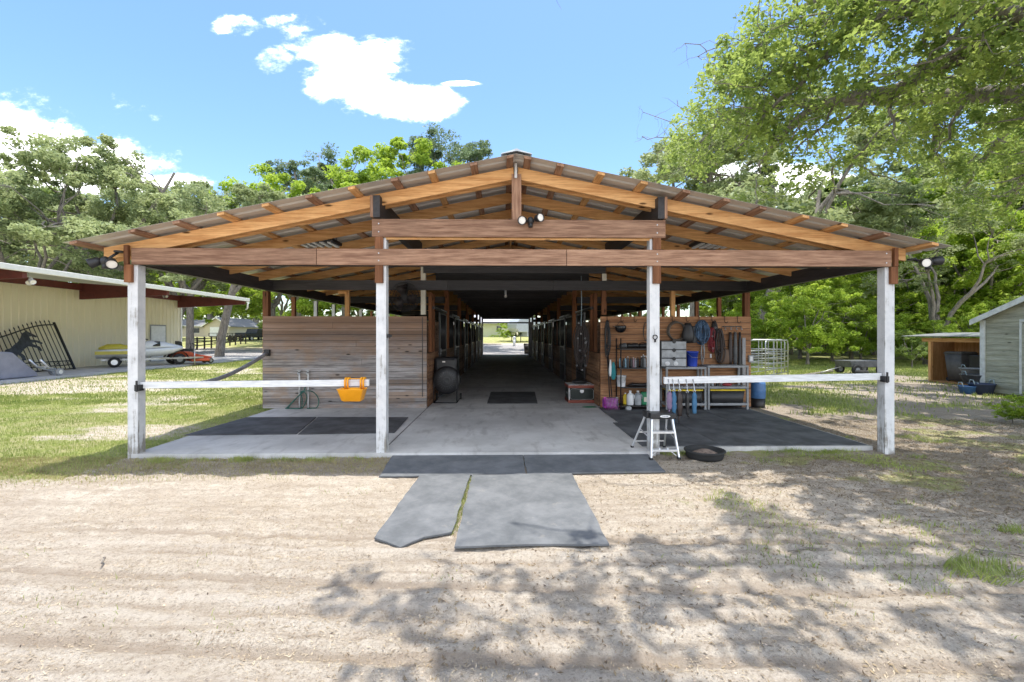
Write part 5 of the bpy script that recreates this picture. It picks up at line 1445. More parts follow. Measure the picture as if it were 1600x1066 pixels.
gear(1046, 612, 640, 9, 'purple', 'mauve fleece wrap hanging leftmost under the right rail', (1048, 646))
gear(1053, 612, 646, 8, 'ltblue', 'light blue rolled wrap with a long tail reaching below the ladder top', (1055, 675), seed=2)
gear(1062, 612, 650, 10, 'dkleather', 'dark mottled strap set hanging between the blue wrap and the black one', (1061, 660), seed=3)
gear(1074, 614, 648, 6, 'black', 'slim black wrap hanging under the right rail', (1078, 652), seed=4)
gear(1085, 613, 646, 8, 'ltblue', 'shorter light blue wrap hanging rightmost under the rail', None, seed=5)
# clasps on the inner posts
for x, v, lab in ((PXS[1] + .075, 525, 'black latch fixed on the side of the inner left post'), (PXS[2] - .03, 527, 'small black snap clip on the inner right post')):
    z = P(700, v, 6.2).z
    if 'latch' in lab: MB().box(x - .002, x + .03, 6.25, 6.33, z - .025, z + .025).box(x + .02, x + .06, 6.27, 6.30, z - .012, z + .012).build('latch', M['blackmetal'], label=lab, cat='latch')
    else:
        x = PXS[2] + .0; MB().tube(circ((x, 6.215, z), V3((0, 0, 1)).rotation_difference(V3((0, 1, 0))), .03, 12), .007, 6, closed=True).box(x - .01, x + .01, 6.205, 6.225, z - .07, z - .03).build('snap_clip', M['blackmetal'], label=lab, cat='clip')

# ---- step ladder
t = thing('step_ladder', 'small aluminium step ladder with a black top beside the inner right post', 'ladder', (2.1, 6.1, 0))
fa, fb = G(1017, 718, .02), G(1061, 717, .02); zt_ = .60
yt = fa.y + .16; ta, tb = P(1018, 658, yt), P(1049, 658, yt)
ta.z = tb.z = zt_ - .03; za = 0.02
bk = [V3((fa.x - .10, fa.y + .52, .06)), V3((fb.x - .02, fa.y + .52, .06))]
bt = [V3((ta.x - .02, yt + .16, zt_ - .03)), V3((tb.x + .0, yt + .16, zt_ - .03))]
for f0, f1 in ((fa, ta), (fb, tb)):
    MB().bar((f0.x, f0.y, za), f1, .022, .05, up=(0, 1, 0)).build('rail', M['alu'], t, bevel=.003)
    MB().box(f0.x - .022, f0.x + .022, f0.y - .03, f0.y + .03, .018, .045).build('foot', M['rubber'], t, bevel=.004)
for f0, f1 in zip(bk, bt):
    MB().bar(f0, f1, .022, .022).build('rear_leg', M['alu'], t); MB().box(f0.x - .018, f0.x + .018, f0.y - .018, f0.y + .018, .05, .075).build('foot', M['rubber'], t)
def lerp_z(f0, f1, z): s = (z - f0[2]) / (f1[2] - f0[2]); return V3(f0).lerp(V3(f1), s)
for v in (702, 675.5):
    z = P(1040, v, fa.y + .06).z; a = lerp_z((fa.x, fa.y, za), ta, z); b_ = lerp_z((fb.x, fb.y, za), tb, z)
    MB().box(a.x + .008, b_.x - .008, a.y - .035, a.y + .06, z - .022, z + .006).build('step', M['alu'], t, bevel=.003)
z = .16; a = lerp_z((fa.x, fa.y, za), ta, z); b_ = lerp_z((fb.x, fb.y, za), tb, z)
for p_, q_ in (((a.x + .01, a.y, .06), (a.x + .12, a.y, .155)), ((b_.x - .02, a.y, .06), (b_.x - .14, a.y, .155))): MB().bar(p_, q_, .014, .014).build('brace', M['alu'], t)
for s_ in (.45,): MB().bar(bk[0].lerp(bt[0], s_), bk[1].lerp(bt[1], s_), .018, .018).build('brace', M['alu'], t); MB().bar(bk[0].lerp(bt[0], .18), bk[1].lerp(bt[1], .18), .018, .018).build('brace', M['alu'], t)
for k in (0, 1): MB().bar(bk[k].lerp(bt[k], .55), lerp_z((fa.x, fa.y, za) if k == 0 else (fb.x, fb.y, za), ta if k == 0 else tb, .27), .012, .016).build('spreader', M['alu'], t)
xa_, xb_ = ta.x - .035, tb.x + .045
tp = MB().box(xa_, xb_, yt - .07, yt + .2, zt_ - .07, zt_ + .005).build('top_cap', M['black'], t, bevel=.012)
MB().box(xa_ - .03, xa_ + .0, yt + .0, yt + .2, zt_ - .07, zt_ + .01).build('hinge', M['black'], t, bevel=.006)
mb = MB(); cx_ = (xa_ + xb_) / 2 + .02; zz = zt_ - .032
mb.prism([(cx_ + .07 * math.cos(6.2832 * k / 24), yt - .0715, zz + .017 * math.sin(6.2832 * k / 24)) for k in range(24)], (0, -.002, 0)); lb_ = mb.build('badge', M['white'], tp)
def text(s, loc, size, m_, parent, rot=(R(90), 0, 0), name='lettering', ext=.0006):
    cu = bpy.data.curves.new(name, 'FONT'); cu.body = s; cu.size = size; cu.align_x = 'CENTER'; cu.align_y = 'CENTER'; cu.extrude = ext
    o = bpy.data.objects.new(name, cu); C.objects.link(o); bpy.context.view_layer.update()
    me = bpy.data.meshes.new_from_object(o.evaluated_get(bpy.context.evaluated_depsgraph_get())); bpy.data.objects.remove(o)
    o = bpy.data.objects.new(name, me); me.materials.append(m_); o.parent = parent; o.location = V3(loc) - worldloc(parent); o.rotation_euler = rot; C.objects.link(o); return o
text('WERNER', (cx_, yt - .0745, zz), .022, M['navy'], tp)

# ---- feed pan
c = G(1101, 716, .0)
t = thing('feed_pan', 'low black rubber feed pan half full of dirt on the grass by the ladder', 'feed pan', (c.x, c.y, 0))
MB().lathe((c.x, c.y, 0), [(.19, .0), (.215, .01), (.23, .05), (.235, .085), (.255, .105), (.25, .118), (.225, .118), (.215, .10), (.2, .04), (.001, .035)], 28, sx=1.05).build('pan', M['rubber'], t)
MB().lathe((c.x + .01, c.y, 0), [(.2, .05), (.13, .085), (.06, .115), (.001, .12)], 20).build('dirt', M['dirt'], t)

# ---- louvred light panels under the roof
for u, v, s_, lab in ((499, 384, 1, 'louvred light panel under the left roof slope'), (1112, 386, -1, 'louvred light panel under the right roof slope')):
    c = P(u, v, 7.9); t = thing('light_panel', lab, 'light', (c.x, c.y, c.z)); 
    MB().box(c.x - .32, c.x + .32, c.y - .22, c.y + .22, c.z + .03, c.z + .09).build('housing', M['blackmetal'], t, bevel=.02)
    for k in range(5):
        xx = c.x - .26 + .13 * k - s_ * .02; MB().box(xx - .03, xx + .03, c.y - .2, c.y + .2, c.z + .005, c.z + .028).build('louvre', M['white'], t)
    mb = MB()
    for sx_ in (-1, 1): mb.tube([(c.x + sx_ * .3, c.y, c.z + .09), (c.x + sx_ * .27, c.y, c.z + .22), (c.x + sx_ * .2, c.y, rz(c.x) - .04)], .006, 5)
    mb.build('hanger', M['blackmetal'], t)


# ---- flood lights
def flood(c, dirs, lab, body=M['black'], cat='flood light', scale=1., base=None, lens=M['lens']):
    c = V3(c); t = thing('flood_light', lab, cat, c); s = scale
    MB().sphere(c, .045 * s, .045 * s, .055 * s).cyl(c + V3((0, 0, -.09 * s)), .03 * s, .06 * s, n=10).build('sensor', body, t)
    if base: MB().tube([c, base], .014 * s, 8).cyl(V3(base) - V3((0, 0, .012)), .05 * s, .024, n=14).build('mount', body, t)
    for off, d in dirs:
        d = V3(d).normalized(); p0 = c + V3(off) * s; h = MB()
        h.lathe(p0, [(.0, -.06 * s), (.03 * s, -.055 * s), (.05 * s, -.02 * s), (.055 * s, .05 * s), (.06 * s, .065 * s), (.052 * s, .066 * s), (.05 * s, .05 * s)], 18, d)
        h.tube([c, p0], .012 * s, 6); ho = h.build('lamp_head', body, t)
        MB().lathe(p0, [(.0, .055 * s), (.03 * s, .056 * s), (.05 * s, .052 * s)], 18, d).build('lens', lens, ho)
c = P(829, 345, 6.15)
flood(c, [((-.10, -.02, .0), (-.35, -1, -.25)), ((.10, -.02, .03), (.6, -1, -.05))], 'twin-head black flood light at the centre of the upper beam', base=(c.x, 6.19, c.z + .0))
c = P(164, 408, 6.1); flood(c, [((-.10, .0, -.01), (-.9, -.4, -.5)), ((.09, -.02, -.02), (.75, -.8, -.6))], 'twin-head black flood light under the left eave', base=(c.x + .1, 6.2, c.z + .14), scale=1.15)
c = P(1450, 410, 6.1); flood(c, [((-.07, -.02, -.01), (-.3, -1, -.15)), ((.11, .02, .02), (1, .1, .1))], 'twin-head black flood light under the right eave', base=(c.x - .1, 6.24, c.z + .06), scale=1.1)
# small bulb hanging in the aisle
c = P(790, 463, 13.2); t = thing('ceiling_bulb', 'small bare white bulb under the dark aisle ceiling', 'lamp', tuple(c))
MB().sphere(c, .045).build('bulb', M['lens'], t); MB().cyl(c + V3((0, 0, .04)), .03, .3, n=8).build('socket', M['white'], t)

# ---- dark bins at the far end of the aisle
for u, lab in ((824.5, 'black bin at the far end of the aisle'),):
    b = fl(u, 553, .05); t = thing('bin', lab, 'bin', (b.x, b.y, .05))
    MB().loft([ring(b.x - .28, b.x + .28, b.y - .25, b.y + .25, .052, .05), ring(b.x - .34, b.x + .34, b.y - .3, b.y + .3, .85, .06)]).build('tub', M['black'], t)
    MB().loft([ring(b.x - .36, b.x + .36, b.y - .32, b.y + .32, .852, .06), ring(b.x - .3, b.x + .3, b.y - .26, b.y + .26, .95, .06)]).build('lid', M['black'], t)
# ---- blue barrel behind the right corner
x = P(1188, 610, 10.3).x
t = thing('barrel', 'blue plastic barrel with black base behind the right corner post', 'barrel', (x, 10.4, 0))
MB().lathe((x, 10.4, .0), [(.0, .0), (.145, .0), (.15, .03), (.15, .2), (.0, .201)], 24).build('base', M['black'], t)
MB().lathe((x, 10.4, .0), [(.15, .202), (.158, .22), (.16, .36), (.165, .38), (.16, .40), (.158, .54), (.15, .57), (.0, .57)], 24).build('drum', M['midblue'], t)
# ================================================================ THE YARD
WXL = -20.7     # wall of the metal building
# ---- shed slab
def f_rib(t, b, o):
    oc = t.new('ShaderNodeTexCoord').outputs['Object']; n = t.noise(t.sc(oc, (1, 1, .3)), 1.2, 5)
    t.put(b.inputs['Base Color'], t.mix(n, (.72, .65, .46), (.82, .76, .57))); b.inputs['Roughness'].default_value = .5
M['ribwall'] = pbr('cream_ribbed_metal', f_rib)
M['redsteel'] = plain('red_oxide_steel', (.13, .03, .025), .6)
M['whitemetal'] = plain('white_metal_trim', (.72, .71, .66), .45, var=.05)
MB().box(-28, -16.85, 4, 33.5, -.15, .10).build('building_slab', M['concrete'], kind='structure')
bld = thing('metal_building', 'long cream ribbed metal building with dark red steel brackets and a white gutter edge', 'building', (-25, 18, .1))
mb = MB(); y = 2.0
pts = []
while y < 29.6:
    pts += [(y, 0), (y + .16, 0), (y + .18, .03), (y + .23, .03), (y + .25, 0)]; y += .305
pts.append((29.6, 0)); pts = [p for p in pts if p[0] <= 29.6]
n = len(pts); mb.add([(WXL + d, yy, .1) for yy, d in pts] + [(WXL + d, yy, 3.86) for yy, d in pts], [(i, i + 1, n + i + 1, n + i) for i in range(n - 1)])
mb.add([(WXL, 29.6, .1), (-32, 29.6, .1), (-32, 29.6, 5.2), (WXL, 29.6, 3.86)], [(0, 1, 2, 3)])
mb.build('wall', M['ribwall'], bld, recalc=False)
MB().box(WXL - .1, WXL + .05, 29.6, 29.72, .1, 3.85).build('corner_trim', M['whitemetal'], bld)
EX = -16.4
def bz(x): return 3.95 + (-x + EX) * .10
mb = MB(); mb.prism([(EX, 2, bz(EX)), (EX, 2, bz(EX) + .05), (-33, 2, bz(-33) + .05), (-33, 2, bz(-33))], (0, 27.6, 0)); mb.build('roof', M['tin'], bld)
MB().box(EX - .02, EX + .10, 2, 29.65, 3.82, 4.02).build('gutter', M['whitemetal'], bld, bevel=.02)
MB().box(WXL + .035, WXL + .2, 2, 29.55, 3.84, 4.15).build('eave_girt', M['redsteel'], bld)
for yy in (2.5, 9.2, 15.9, 22.6, 29.3):
    MB().prism([(WXL + .04, yy, 3.40), (EX + .0 - .05, yy, 3.62), (EX - .05, yy, 3.90), (WXL + .04, yy, 4.2)], (0, .16, 0)).build('bracket', M['redsteel'], bld)
MB().tube([(EX + .03, 29.5, 3.85), (EX + .03, 29.5, 3.4), (EX - .1, 29.55, 3.3)], .05, 8).build('downpipe', M['whitemetal'], bld)
d0 = PX(235, 530, WXL).y; d1 = PX(257, 530, WXL).y
dr = MB().box(WXL + .035, WXL + .06, d0, d1, .12, 2.2).build('door', M['white'], bld); MB().box(WXL + .03, WXL + .045, d0 - .07, d1 + .07, .11, 2.28).build('frame', M['grey'], dr)
MB().cyl((WXL + .06, d1 - .12, 1.1), .035, .05, (1, 0, 0), 10).build('handle', M['steel'], dr)
for u, v, Y_, lab in ((48, 437, None, 'white double flood light under the gutter at the left end of the metal building'), (257, 461, None, 'small double flood light above the white door of the metal building')):
    c = PX(u, v, EX - .35 if u < 100 else WXL + .35)
    flood(c, [((-.12, .1, -.05), (.5, -1, -.5)), ((.12, -.1, -.05), (1, -.3, -.5))], lab, body=M['white'] if u < 100 else M['steel'], scale=1.5, base=(c.x - .1, c.y, c.z + .25))

# ---- driveway gates leaning on the wall
def gate(y0, y1, rise, lab, flip, dx=0.):
    """leaf from y0 to y1, leaning back onto the wall; top rises towards y = rise end"""
    t = thing('gate_leaf', lab, 'gate', (-19.4 + dx, (y0 + y1) / 2, .1), 'ornamental driveway gates leaning on the metal building')
    def L(y, h):      # point at height h along the leaning plane
        return (-19.4 + dx - h * .40, y, .12 + h * .91)
    W_ = y1 - y0
    def top(s): q = s if rise > 0 else 1 - s; return 1.45 + .75 * (1 - math.cos(min(1, q * 1.05) * math.pi)) / 2
    mb = MB()
    for s in (0, 1): mb.bar(L(y0 + W_ * s, 0), L(y0 + W_ * s, top(s) + .12), .07, .07)
    for h in (.03, .22, .42): mb.bar(L(y0, h), L(y1, h), .04, .04)
    mb.tube([L(y0 + W_ * k / 16, top(k / 16)) for k in range(17)], .028, 6)
    mb.build('frame', M['blackmetal'], t); mb = MB(); n_ = 17
    for k in range(1, n_):
        s = k / n_; p_ = L(y0 + W_ * s, .05); q_ = L(y0 + W_ * s, top(s) + .10); mb.tube([p_, q_], .017, 5)
        mb.tube([q_, L(y0 + W_ * s, top(s) + .16), L(y0 + W_ * s, top(s) + .25)], [.012, .028, .002], 5)
    mb.build('bars', M['blackmetal'], t); mb = MB()
    for k in range(7):
        yy = y0 + W_ * (k + .5) / 7
        for h_, a_ in ((.32, 0), (.32, .13)):
            mb.tube([L(yy + a_ + .055 * math.cos(6.28 * q_ / 10), h_ + .055 * math.sin(6.28 * q_ / 10)) for q_ in range(10)], .012, 4, closed=True)
    mb.build('scroll_band', M['blackmetal'], t)
    # rearing horse cut from plate
    H_ = [(-.05, 0), (.08, 0), (.10, .18), (.02, .34), (.14, .50), (.34, .66), (.46, .62), (.62, .56), (.66, .40), (.73, .42), (.70, .62), (.52, .74), (.50, .82), (.68, .84), (.80, .74), (.86, .80), (.72, .93), (.50, .98), (.50, 1.12), (.60, 1.14), (.72, 1.08), (.76, 1.14), (.64, 1.26), (.52, 1.36), (.50, 1.44), (.44, 1.36), (.32, 1.28), (.22, 1.08), (.08, .88), (-.10, .72), (-.24, .58), (-.40, .52), (-.52, .30), (-.50, .12), (-.40, .32), (-.28, .40), (-.22, .30), (-.26, .16), (-.36, .02), (-.24, 0), (-.14, .16), (-.10, .30), (-.02, .16)]
    yc = y0 + W_ * (.5); sgn = -1 if flip else 1
    poly = [L(yc + sgn * (x_ - .25) * 1.25, .55 + z_ * .95) for x_, z_ in H_]
    MB().prism([(p_[0] + .03, p_[1], p_[2]) for p_ in poly], (.015, 0, .008)).build('horse_silhouette', M['platesteel'], t)
M['platesteel'] = plain('dark_plate_steel', (.055, .06, .065), .45, .4, var=.4)
gate(17.6, 21.0, 1, 'black iron gate leaf with a rearing horse plate, its tall end towards the jet ski', False)
gate(13.9, 17.3, -1, 'black iron gate leaf with a rearing horse plate behind the grey covered cart', True, .06)

# ---- grey covered cart + dolly
def q(u, v, z=.1): return G(u, v, z)
a = q(62, 594); b_ = q(-60, 600)
t = thing('covered_cart', 'boxy cart under a fitted light grey cover on the slab edge', 'covered cart', (-17.9, 15.2, .1))
ys = (12.4, 16.1); rings = []
for y_, h_ in ((12.4, .92), (16.2, .96), (16.5, .93), (16.95, .5), (17.35, .12)):
    rings.append([(-18.9, y_, .12), (-17.35 , y_, .12), (-17.38, y_, .12 + h_ * .97), (-17.45, y_, .12 + h_), (-18.8, y_, .12 + h_), (-18.87, y_, .12 + h_ * .97)])
MB().loft(rings, sm=False).build('cover', M['covergrey'], t, bevel=.04)
MB().box(-17.5, -17.34, 14.2, 14.5, 1.05, 1.14).build('handle', M['black'], t)
t = thing('dolly', 'small two wheeled dolly with pale wheels standing past the covered cart', 'dolly', (-17.4, 17.7, .1))
dy = .55
MB().tube([(-17.6, 16.7 + dy, .75), (-17.6, 17.0 + dy, .45), (-17.5, 17.6 + dy, .22)], .035, 8).tube([(-17.2, 16.7 + dy, .75), (-17.2, 17.0 + dy, .45), (-17.3, 17.6 + dy, .22)], .035, 8).tube([(-17.6, 17.0 + dy, .45), (-17.2, 17.0 + dy, .45)], .03, 8).build('frame', M['alu'], t)
for x_, y_ in ((-17.65, 17.6 + dy), (-17.1, 17.3 + dy)):
    wh = MB().cyl((x_, y_, .24), .14, .09, (1, 0, 0), 18).build('wheel', M['grey'], t); MB().cyl((x_ + .085, y_, .24), .08, .012, (1, 0, 0), 14).build('hub', M['whitemetal'], wh)
MB().box(-17.3, -16.95, 9.5, 18.2, .0, .06).build('timber', M['whitewood'], label='long pale timber lying along the edge of the building slab', cat='timber')

# ---- jet ski on its trailer
def oriented(a, b):
    a = Vector(a); b = Vector(b); f_ = (b - a).normalized(); r_ = Vector((f_.y, -f_.x, 0)); return lambda s, x, z: a + f_ * s + r_ * x + Vector((0, 0, z))
A_ = (-19.6, 22.3, .1); B_ = (-16.9, 24.4, .1); O = oriented(A_, B_); LJ = 3.4
t = thing('jet_ski', 'white and grey jet ski with yellow stern on a trailer by the metal building', 'jet ski', ((A_[0] + B_[0]) / 2, (A_[1] + B_[1]) / 2, .1))
def hull(zo, secs, mtl, nm):
    rings = [[O(s, w_ * x_, zo + zb_ + (zt_ - zb_) * z_) for x_, z_ in ((-1, 1), (-.95, .5), (-.55, .12), (0, 0), (.55, .12), (.95, .5), (1, 1), (.5, 1.06), (-.5, 1.06))] for s, w_, zb_, zt_ in secs]
    return MB().loft(rings).build(nm, mtl, t)
hull(.42, [(0, .50, .0, .40), (.6, .56, 0, .42), (1.6, .58, 0, .44), (2.5, .48, .06, .46), (3.0, .30, .18, .50), (3.4, .05, .40, .54)], M['gelwhite'], 'hull')
MB().loft([[O(s, w_ * x_, .62 + z_ * .16) for x_, z_ in ((-1.02, 0), (1.02, 0), (1.02, 1), (-1.02, 1))] for s, w_ in ((-.01, .49), (.6, .565), (1.3, .582), (1.75, .55))], sm=False).build('stern_panel', M['lemon'], t)
MB().loft([[O(s, w_ * math.cos(a_), zb_ + h_ * math.sin(a_)) for a_ in [math.pi * k / 8 for k in range(9)]] for s, w_, zb_, h_ in ((1.3, .35, .86, .14), (1.7, .46, .88, .34), (2.1, .46, .9, .40), (2.7, .36, .93, .26), (3.35, .06, .96, .03))]).build('hood', M['gelwhite'], t)
MB().loft([[O(s, w_ * math.cos(a_), zb_ + h_ * math.sin(a_)) for a_ in [math.pi * k / 8 for k in range(9)]] for s, w_, zb_, h_ in ((.1, .2, .86, .1), (.4, .24, .86, .26), (.9, .22, .86, .27), (1.1, .19, .86, .2), (1.75, .17, .88, .24))]).build('seat', M['lemon'], t)
MB().tube([O(1.85, -.36, 1.36), O(1.95, -.1, 1.32), O(1.95, .1, 1.32), O(1.85, .36, 1.36)], .025, 8).box(*[c_ for c_ in (0, 0, 0, 0, 0, 0)]).build('handlebar', M['black'], t) if False else MB().tube([O(1.85, -.36, 1.36), O(1.95, -.1, 1.32), O(1.95, .1, 1.32), O(1.85, .36, 1.36)], .03, 8).build('handlebar', M['black'], t)
MB().loft([[O(s, w_, .9 + z_) for w_, z_ in ((-.47, .1), (-.2, .3), (.2, .3), (.47, .1), (.2, .34), (-.2, .34))] for s in (2.15, 2.45)]).build('windshield', M['glass'], t)
t = thing('boat_trailer', 'low galvanised trailer carrying the white jet ski', 'trailer', ((A_[0] + B_[0]) / 2, (A_[1] + B_[1]) / 2, .1))
mb = MB()
for x_ in (-.45, .45): mb.bar(O(.2, x_, .36), O(2.4, x_, .36), .06, .08)
mb.bar(O(2.4, -.45, .36), O(4.3, 0, .36), .06, .08); mb.bar(O(2.4, .45, .36), O(4.3, 0, .36), .06, .08); mb.bar(O(.7, -.75, .26), O(.7, .75, .26), .05, .05); mb.bar(O(.25, -.45, .36), O(.25, .45, .36), .05, .06)
mb.build('frame', M['steel'], t)
MB().tube([O(3.9, .1, .0), O(3.9, .1, .75)], .03, 8).tube([O(3.9, .1, .75), O(3.9, .25, .78)], .02, 6).build('jockey_stand', M['steel'], t)
ax_ = (O(0, 1, 0) - O(0, 0, 0)).normalized()
for s_ in (-1, 1):
    wc = O(.7, s_ * .72, .25); wh = MB().lathe(wc - ax_ * .08, [(.13, 0), (.22, .01), (.245, .05), (.245, .11), (.22, .15), (.13, .16)], 20, ax_).build('wheel', M['rubber'], t)
    MB().cyl(wc - ax_ * .07, .13, .14, ax_, 16).build('rim', M['alu'], wh)
    MB().loft([[O(.7 + .33 * math.cos(a_), s_ * .72 + dx, .25 + .30 * math.sin(a_)) for dx in (-.12, .12)] for a_ in [math.pi * k / 8 for k in range(9)]], closed=False, caps=False).build('mudguard', M['black'], t)

# ---- orange riding mower
O = oriented((-17.45, 24.6, .1), (-16.2, 26.2, .1))
t = thing('riding_mower', 'orange and black zero-turn mower parked at the end of the building slab', 'mower', (-16.8, 25.5, .1)); ax_ = (O(0, 1, 0) - O(0, 0, 0)).normalized()
MB().loft([[O(s, x_ * w_, z0 + z_ * h_) for x_, z_ in ((-1, 0), (1, 0), (1, 1), (-1, 1))] for s, w_, z0, h_ in ((-.15, .42, .30, .42), (.5, .42, .30, .38), (1.0, .38, .28, .22), (1.6, .36, .25, .12))], sm=False).build('chassis', M['mowred'], t, bevel=.03)
MB().loft([[O(s, x_ * .55, z0 + z_ * .12) for x_, z_ in ((-1, 0), (1, 0), (1, 1), (-1, 1))] for s, z0 in ((.55, .14), (1.45, .14))], sm=False).build('mower_deck', M['mowred'], t, bevel=.03)
MB().loft([[O(s, x_ * .27, z0 + z_ * h_) for x_, z_ in ((-1, 0), (1, 0), (1, 1), (-1, 1))] for s, z0, h_ in ((.05, .75, .5), (.2, .72, .48), (.26, .70, .14), (.72, .68, .14))], sm=False).build('seat', M['black'], t, bevel=.05)
MB().box(*(0,) * 6) if False else None
MB().loft([[O(s, x_ * .4, .55 + z_ * .3) for x_, z_ in ((-1, 0), (1, 0), (1, 1), (-1, 1))] for s in (-.6, -.12)], sm=False).build('engine', M['black'], t, bevel=.05)
mb = MB()
for s_ in (-1, 1): mb.tube([O(.7, s_ * .4, .5), O(.85, s_ * .42, 1.0), O(.7, s_ * .12, 1.12)], .02, 6)
mb.build('lap_bar', M['black'], t)
for s_ in (-1, 1):
    MB().loft([[O(.02 + .38 * math.cos(a_), s_ * .5 + dx, .33 + .38 * math.sin(a_)) for dx in (-.17, .17)] for a_ in [math.pi * k / 8 for k in range(9)]], closed=False, caps=False).build('mudguard', M['black'], t)
    for s0, r_, x_ in ((.02, .29, .5), (1.5, .15, .4)):
        wc = O(s0, s_ * x_, r_ + .005); wh = MB().lathe(wc - ax_ * .1, [(r_ * .5, 0), (r_ * .9, .01), (r_, .06), (r_, .14), (r_ * .9, .19), (r_ * .5, .2)], 20, ax_).build('wheel', M['rubber'], t)
        MB().cyl(wc - ax_ * .09, r_ * .5, .18, ax_, 14).build('rim', M['grey'], wh)

# ---- houses
def gzz(x, y): return float(gheight(np.array([x]), np.array([y]))[0])
def garage_house():
    D = 106; z = gzz(0, D); y0 = D
    yg = y0 - 2; gx0 = (yg + 1.3) * (331 - 786) / 711; gx1 = (yg + 1.3) * (368 - 786) / 711; x0 = gx1
    t = thing('garage_house', 'beige house with grey shingle roof and white garage door beyond the fence', 'house', (x0 - 8, y0 + 4, z))
    # gable end faces the barn side (+X-ish); the long eave side faces the camera
    xl = x0 - 26; yf = y0; wz = z + 2.45
    MB().box(xl, gx0, yf, yf + 9, z - .3, wz).build('wall', M['beige'], t); MB().prism([(gx0, yg, z - .3), (gx1, yg, z - .3), (gx1, yg, wz), ((gx0 + gx1) / 2, yg, wz + 1.75), (gx0, yg, wz)], (0, 13.9, 0)).build('gable_wall', M['beige'], t)
    mb = MB(); mb.prism([(xl, yf - .5, wz - .05), (xl, yf + 4.5, wz + 1.55), (xl, yf + 9.5, wz - .05), (xl, yf + 9.5, wz + .1), (xl, yf + 4.5, wz + 1.75), (xl, yf - .5, wz + .1)], (gx0 - xl + 3, 0, 0)).build('roof', M['shingle'], t)
    m_ = (gx0 + gx1) / 2
    MB().prism([(gx0 - .5, yg - .4, wz - .25), (m_, yg - .4, wz + 1.8), (gx1 + .5, yg - .4, wz - .25), (gx1 + .5, yg - .4, wz - .05), (m_, yg - .4, wz + 2.0), (gx0 - .5, yg - .4, wz - .05)], (0, 14, 0)).build('roof', M['shingle'], t)
    mb = MB()
    for s_ in (0, 1):
        pa = Vector((m_, yg - .45, wz + 1.86)); pb = Vector(((gx0 - .55) if s_ == 0 else (gx1 + .55), yg - .45, wz - .2)); mb.bar(pa, pb, .06, .22)
    mb.box(xl, gx0 - .4, yf - .56, yf - .5, wz - .08, wz + .12); mb.build('fascia', M['whitemetal'], t)
    g_ = MB().box(gx0 + 1.3, gx1 - .9, yg - .06, yg - .02, z - .1, z + 2.2).build('garage_door', M['white'], t)
    mb = MB(); [mb.box(gx0 + 1.3, gx1 - .9, yg - .07, yg - .061, z + .5 * k, z + .5 * k + .03) for k in range(1, 5)]; mb.build('groove', M['grey'], g_)
    for k in range(3):
        xx = gx0 - 3 - 4.5 * k; wn = MB().box(xx - .6, xx + .6, yf - .05, yf - .01, z + .9, z + 2.0).build('window', M['glass'], t); MB().box(xx - .7, xx + .7, yf - .04, yf - .005, z + .82, z + .9).box(xx - .7, xx + .7, yf - .04, yf - .005, z + 2.0, z + 2.08).build('frame', M['white'], wn)
M['beige'] = plain('beige_siding', (.50, .44, .34), .7, var=.08); M['shingle'] = plain('grey_shingle', (.20, .20, .21), .9, var=.25, scale=10)
garage_house()
def aisle_house():
    D = 84; x0, y0 = at_u(750, D); x1, _ = at_u(797, D); z = gzz(x0, y0) - .05
    t = thing('cream_house', 'small cream house with one window seen through the end of the aisle', 'house', ((x0 + x1) / 2, y0 + 4, z)); wz = z + 2.7; xl = x0 - 6
    MB().box(xl, x1 + .3, y0, y0 + 8, z - .2, wz).build('wall', M['creamhouse'], t)
    MB().prism([(xl - 1, y0 - .7, wz - .15), (xl - 1, y0 + 4, wz + 1.8), (xl - 1, y0 + 8.7, wz - .15), (xl - 1, y0 + 8.7, wz), (xl - 1, y0 + 4, wz + 2.0), (xl - 1, y0 - .7, wz)], (x1 - xl + 2, 0, 0)).build('roof', M['shinglewhite'], t)
    MB().box(xl - 1, x1 + 1, y0 - .78, y0 - .7, wz - .2, wz + .02).build('fascia', M['white'], t)
    w0, w1 = at_u(776, D)[0], at_u(783.5, D)[0]
    wn = MB().box(w0, w1, y0 - .05, y0 - .02, z + 1.0, z + 2.1).build('window', M['glass'], t)
    MB().box(w0 - .08, w1 + .08, y0 - .04, y0 - .01, z + .92, z + .995).box(w0 - .08, w1 + .08, y0 - .04, y0 - .01, z + 2.105, z + 2.18).box((w0 + w1) / 2 - .03, (w0 + w1) / 2 + .03, y0 - .06, y0 - .051, z + 1.0, z + 2.1).build('frame', M['white'], wn)
    for k, u in enumerate((770, 777, 785)):
        xx, yy = at_u(u, D - 1.4); o = copy_tree(proto['shrub'], (xx, yy, gzz(xx, yy) - .3), k, (.22, .22, .16), ('leftmost', 'middle', 'rightmost')[k] + ' low green bush under the window of the cream house', 'bushes under the house window'); o['category'] = 'shrub'
M['creamhouse'] = plain('cream_stucco', (.62, .64, .48), .7, var=.05); M['shinglewhite'] = plain('pale_roof', (.50, .50, .54), .8, var=.1)
aisle_house()
xx, yy = at_u(799.5, 66); o = copy_tree(proto['shrub'], (xx, yy, gzz(xx, yy)), 1., (.75, .75, .62), 'bright rounded bush right of the cream house at the end of the aisle'); o['category'] = 'shrub'
if 'group' in o: del o['group']
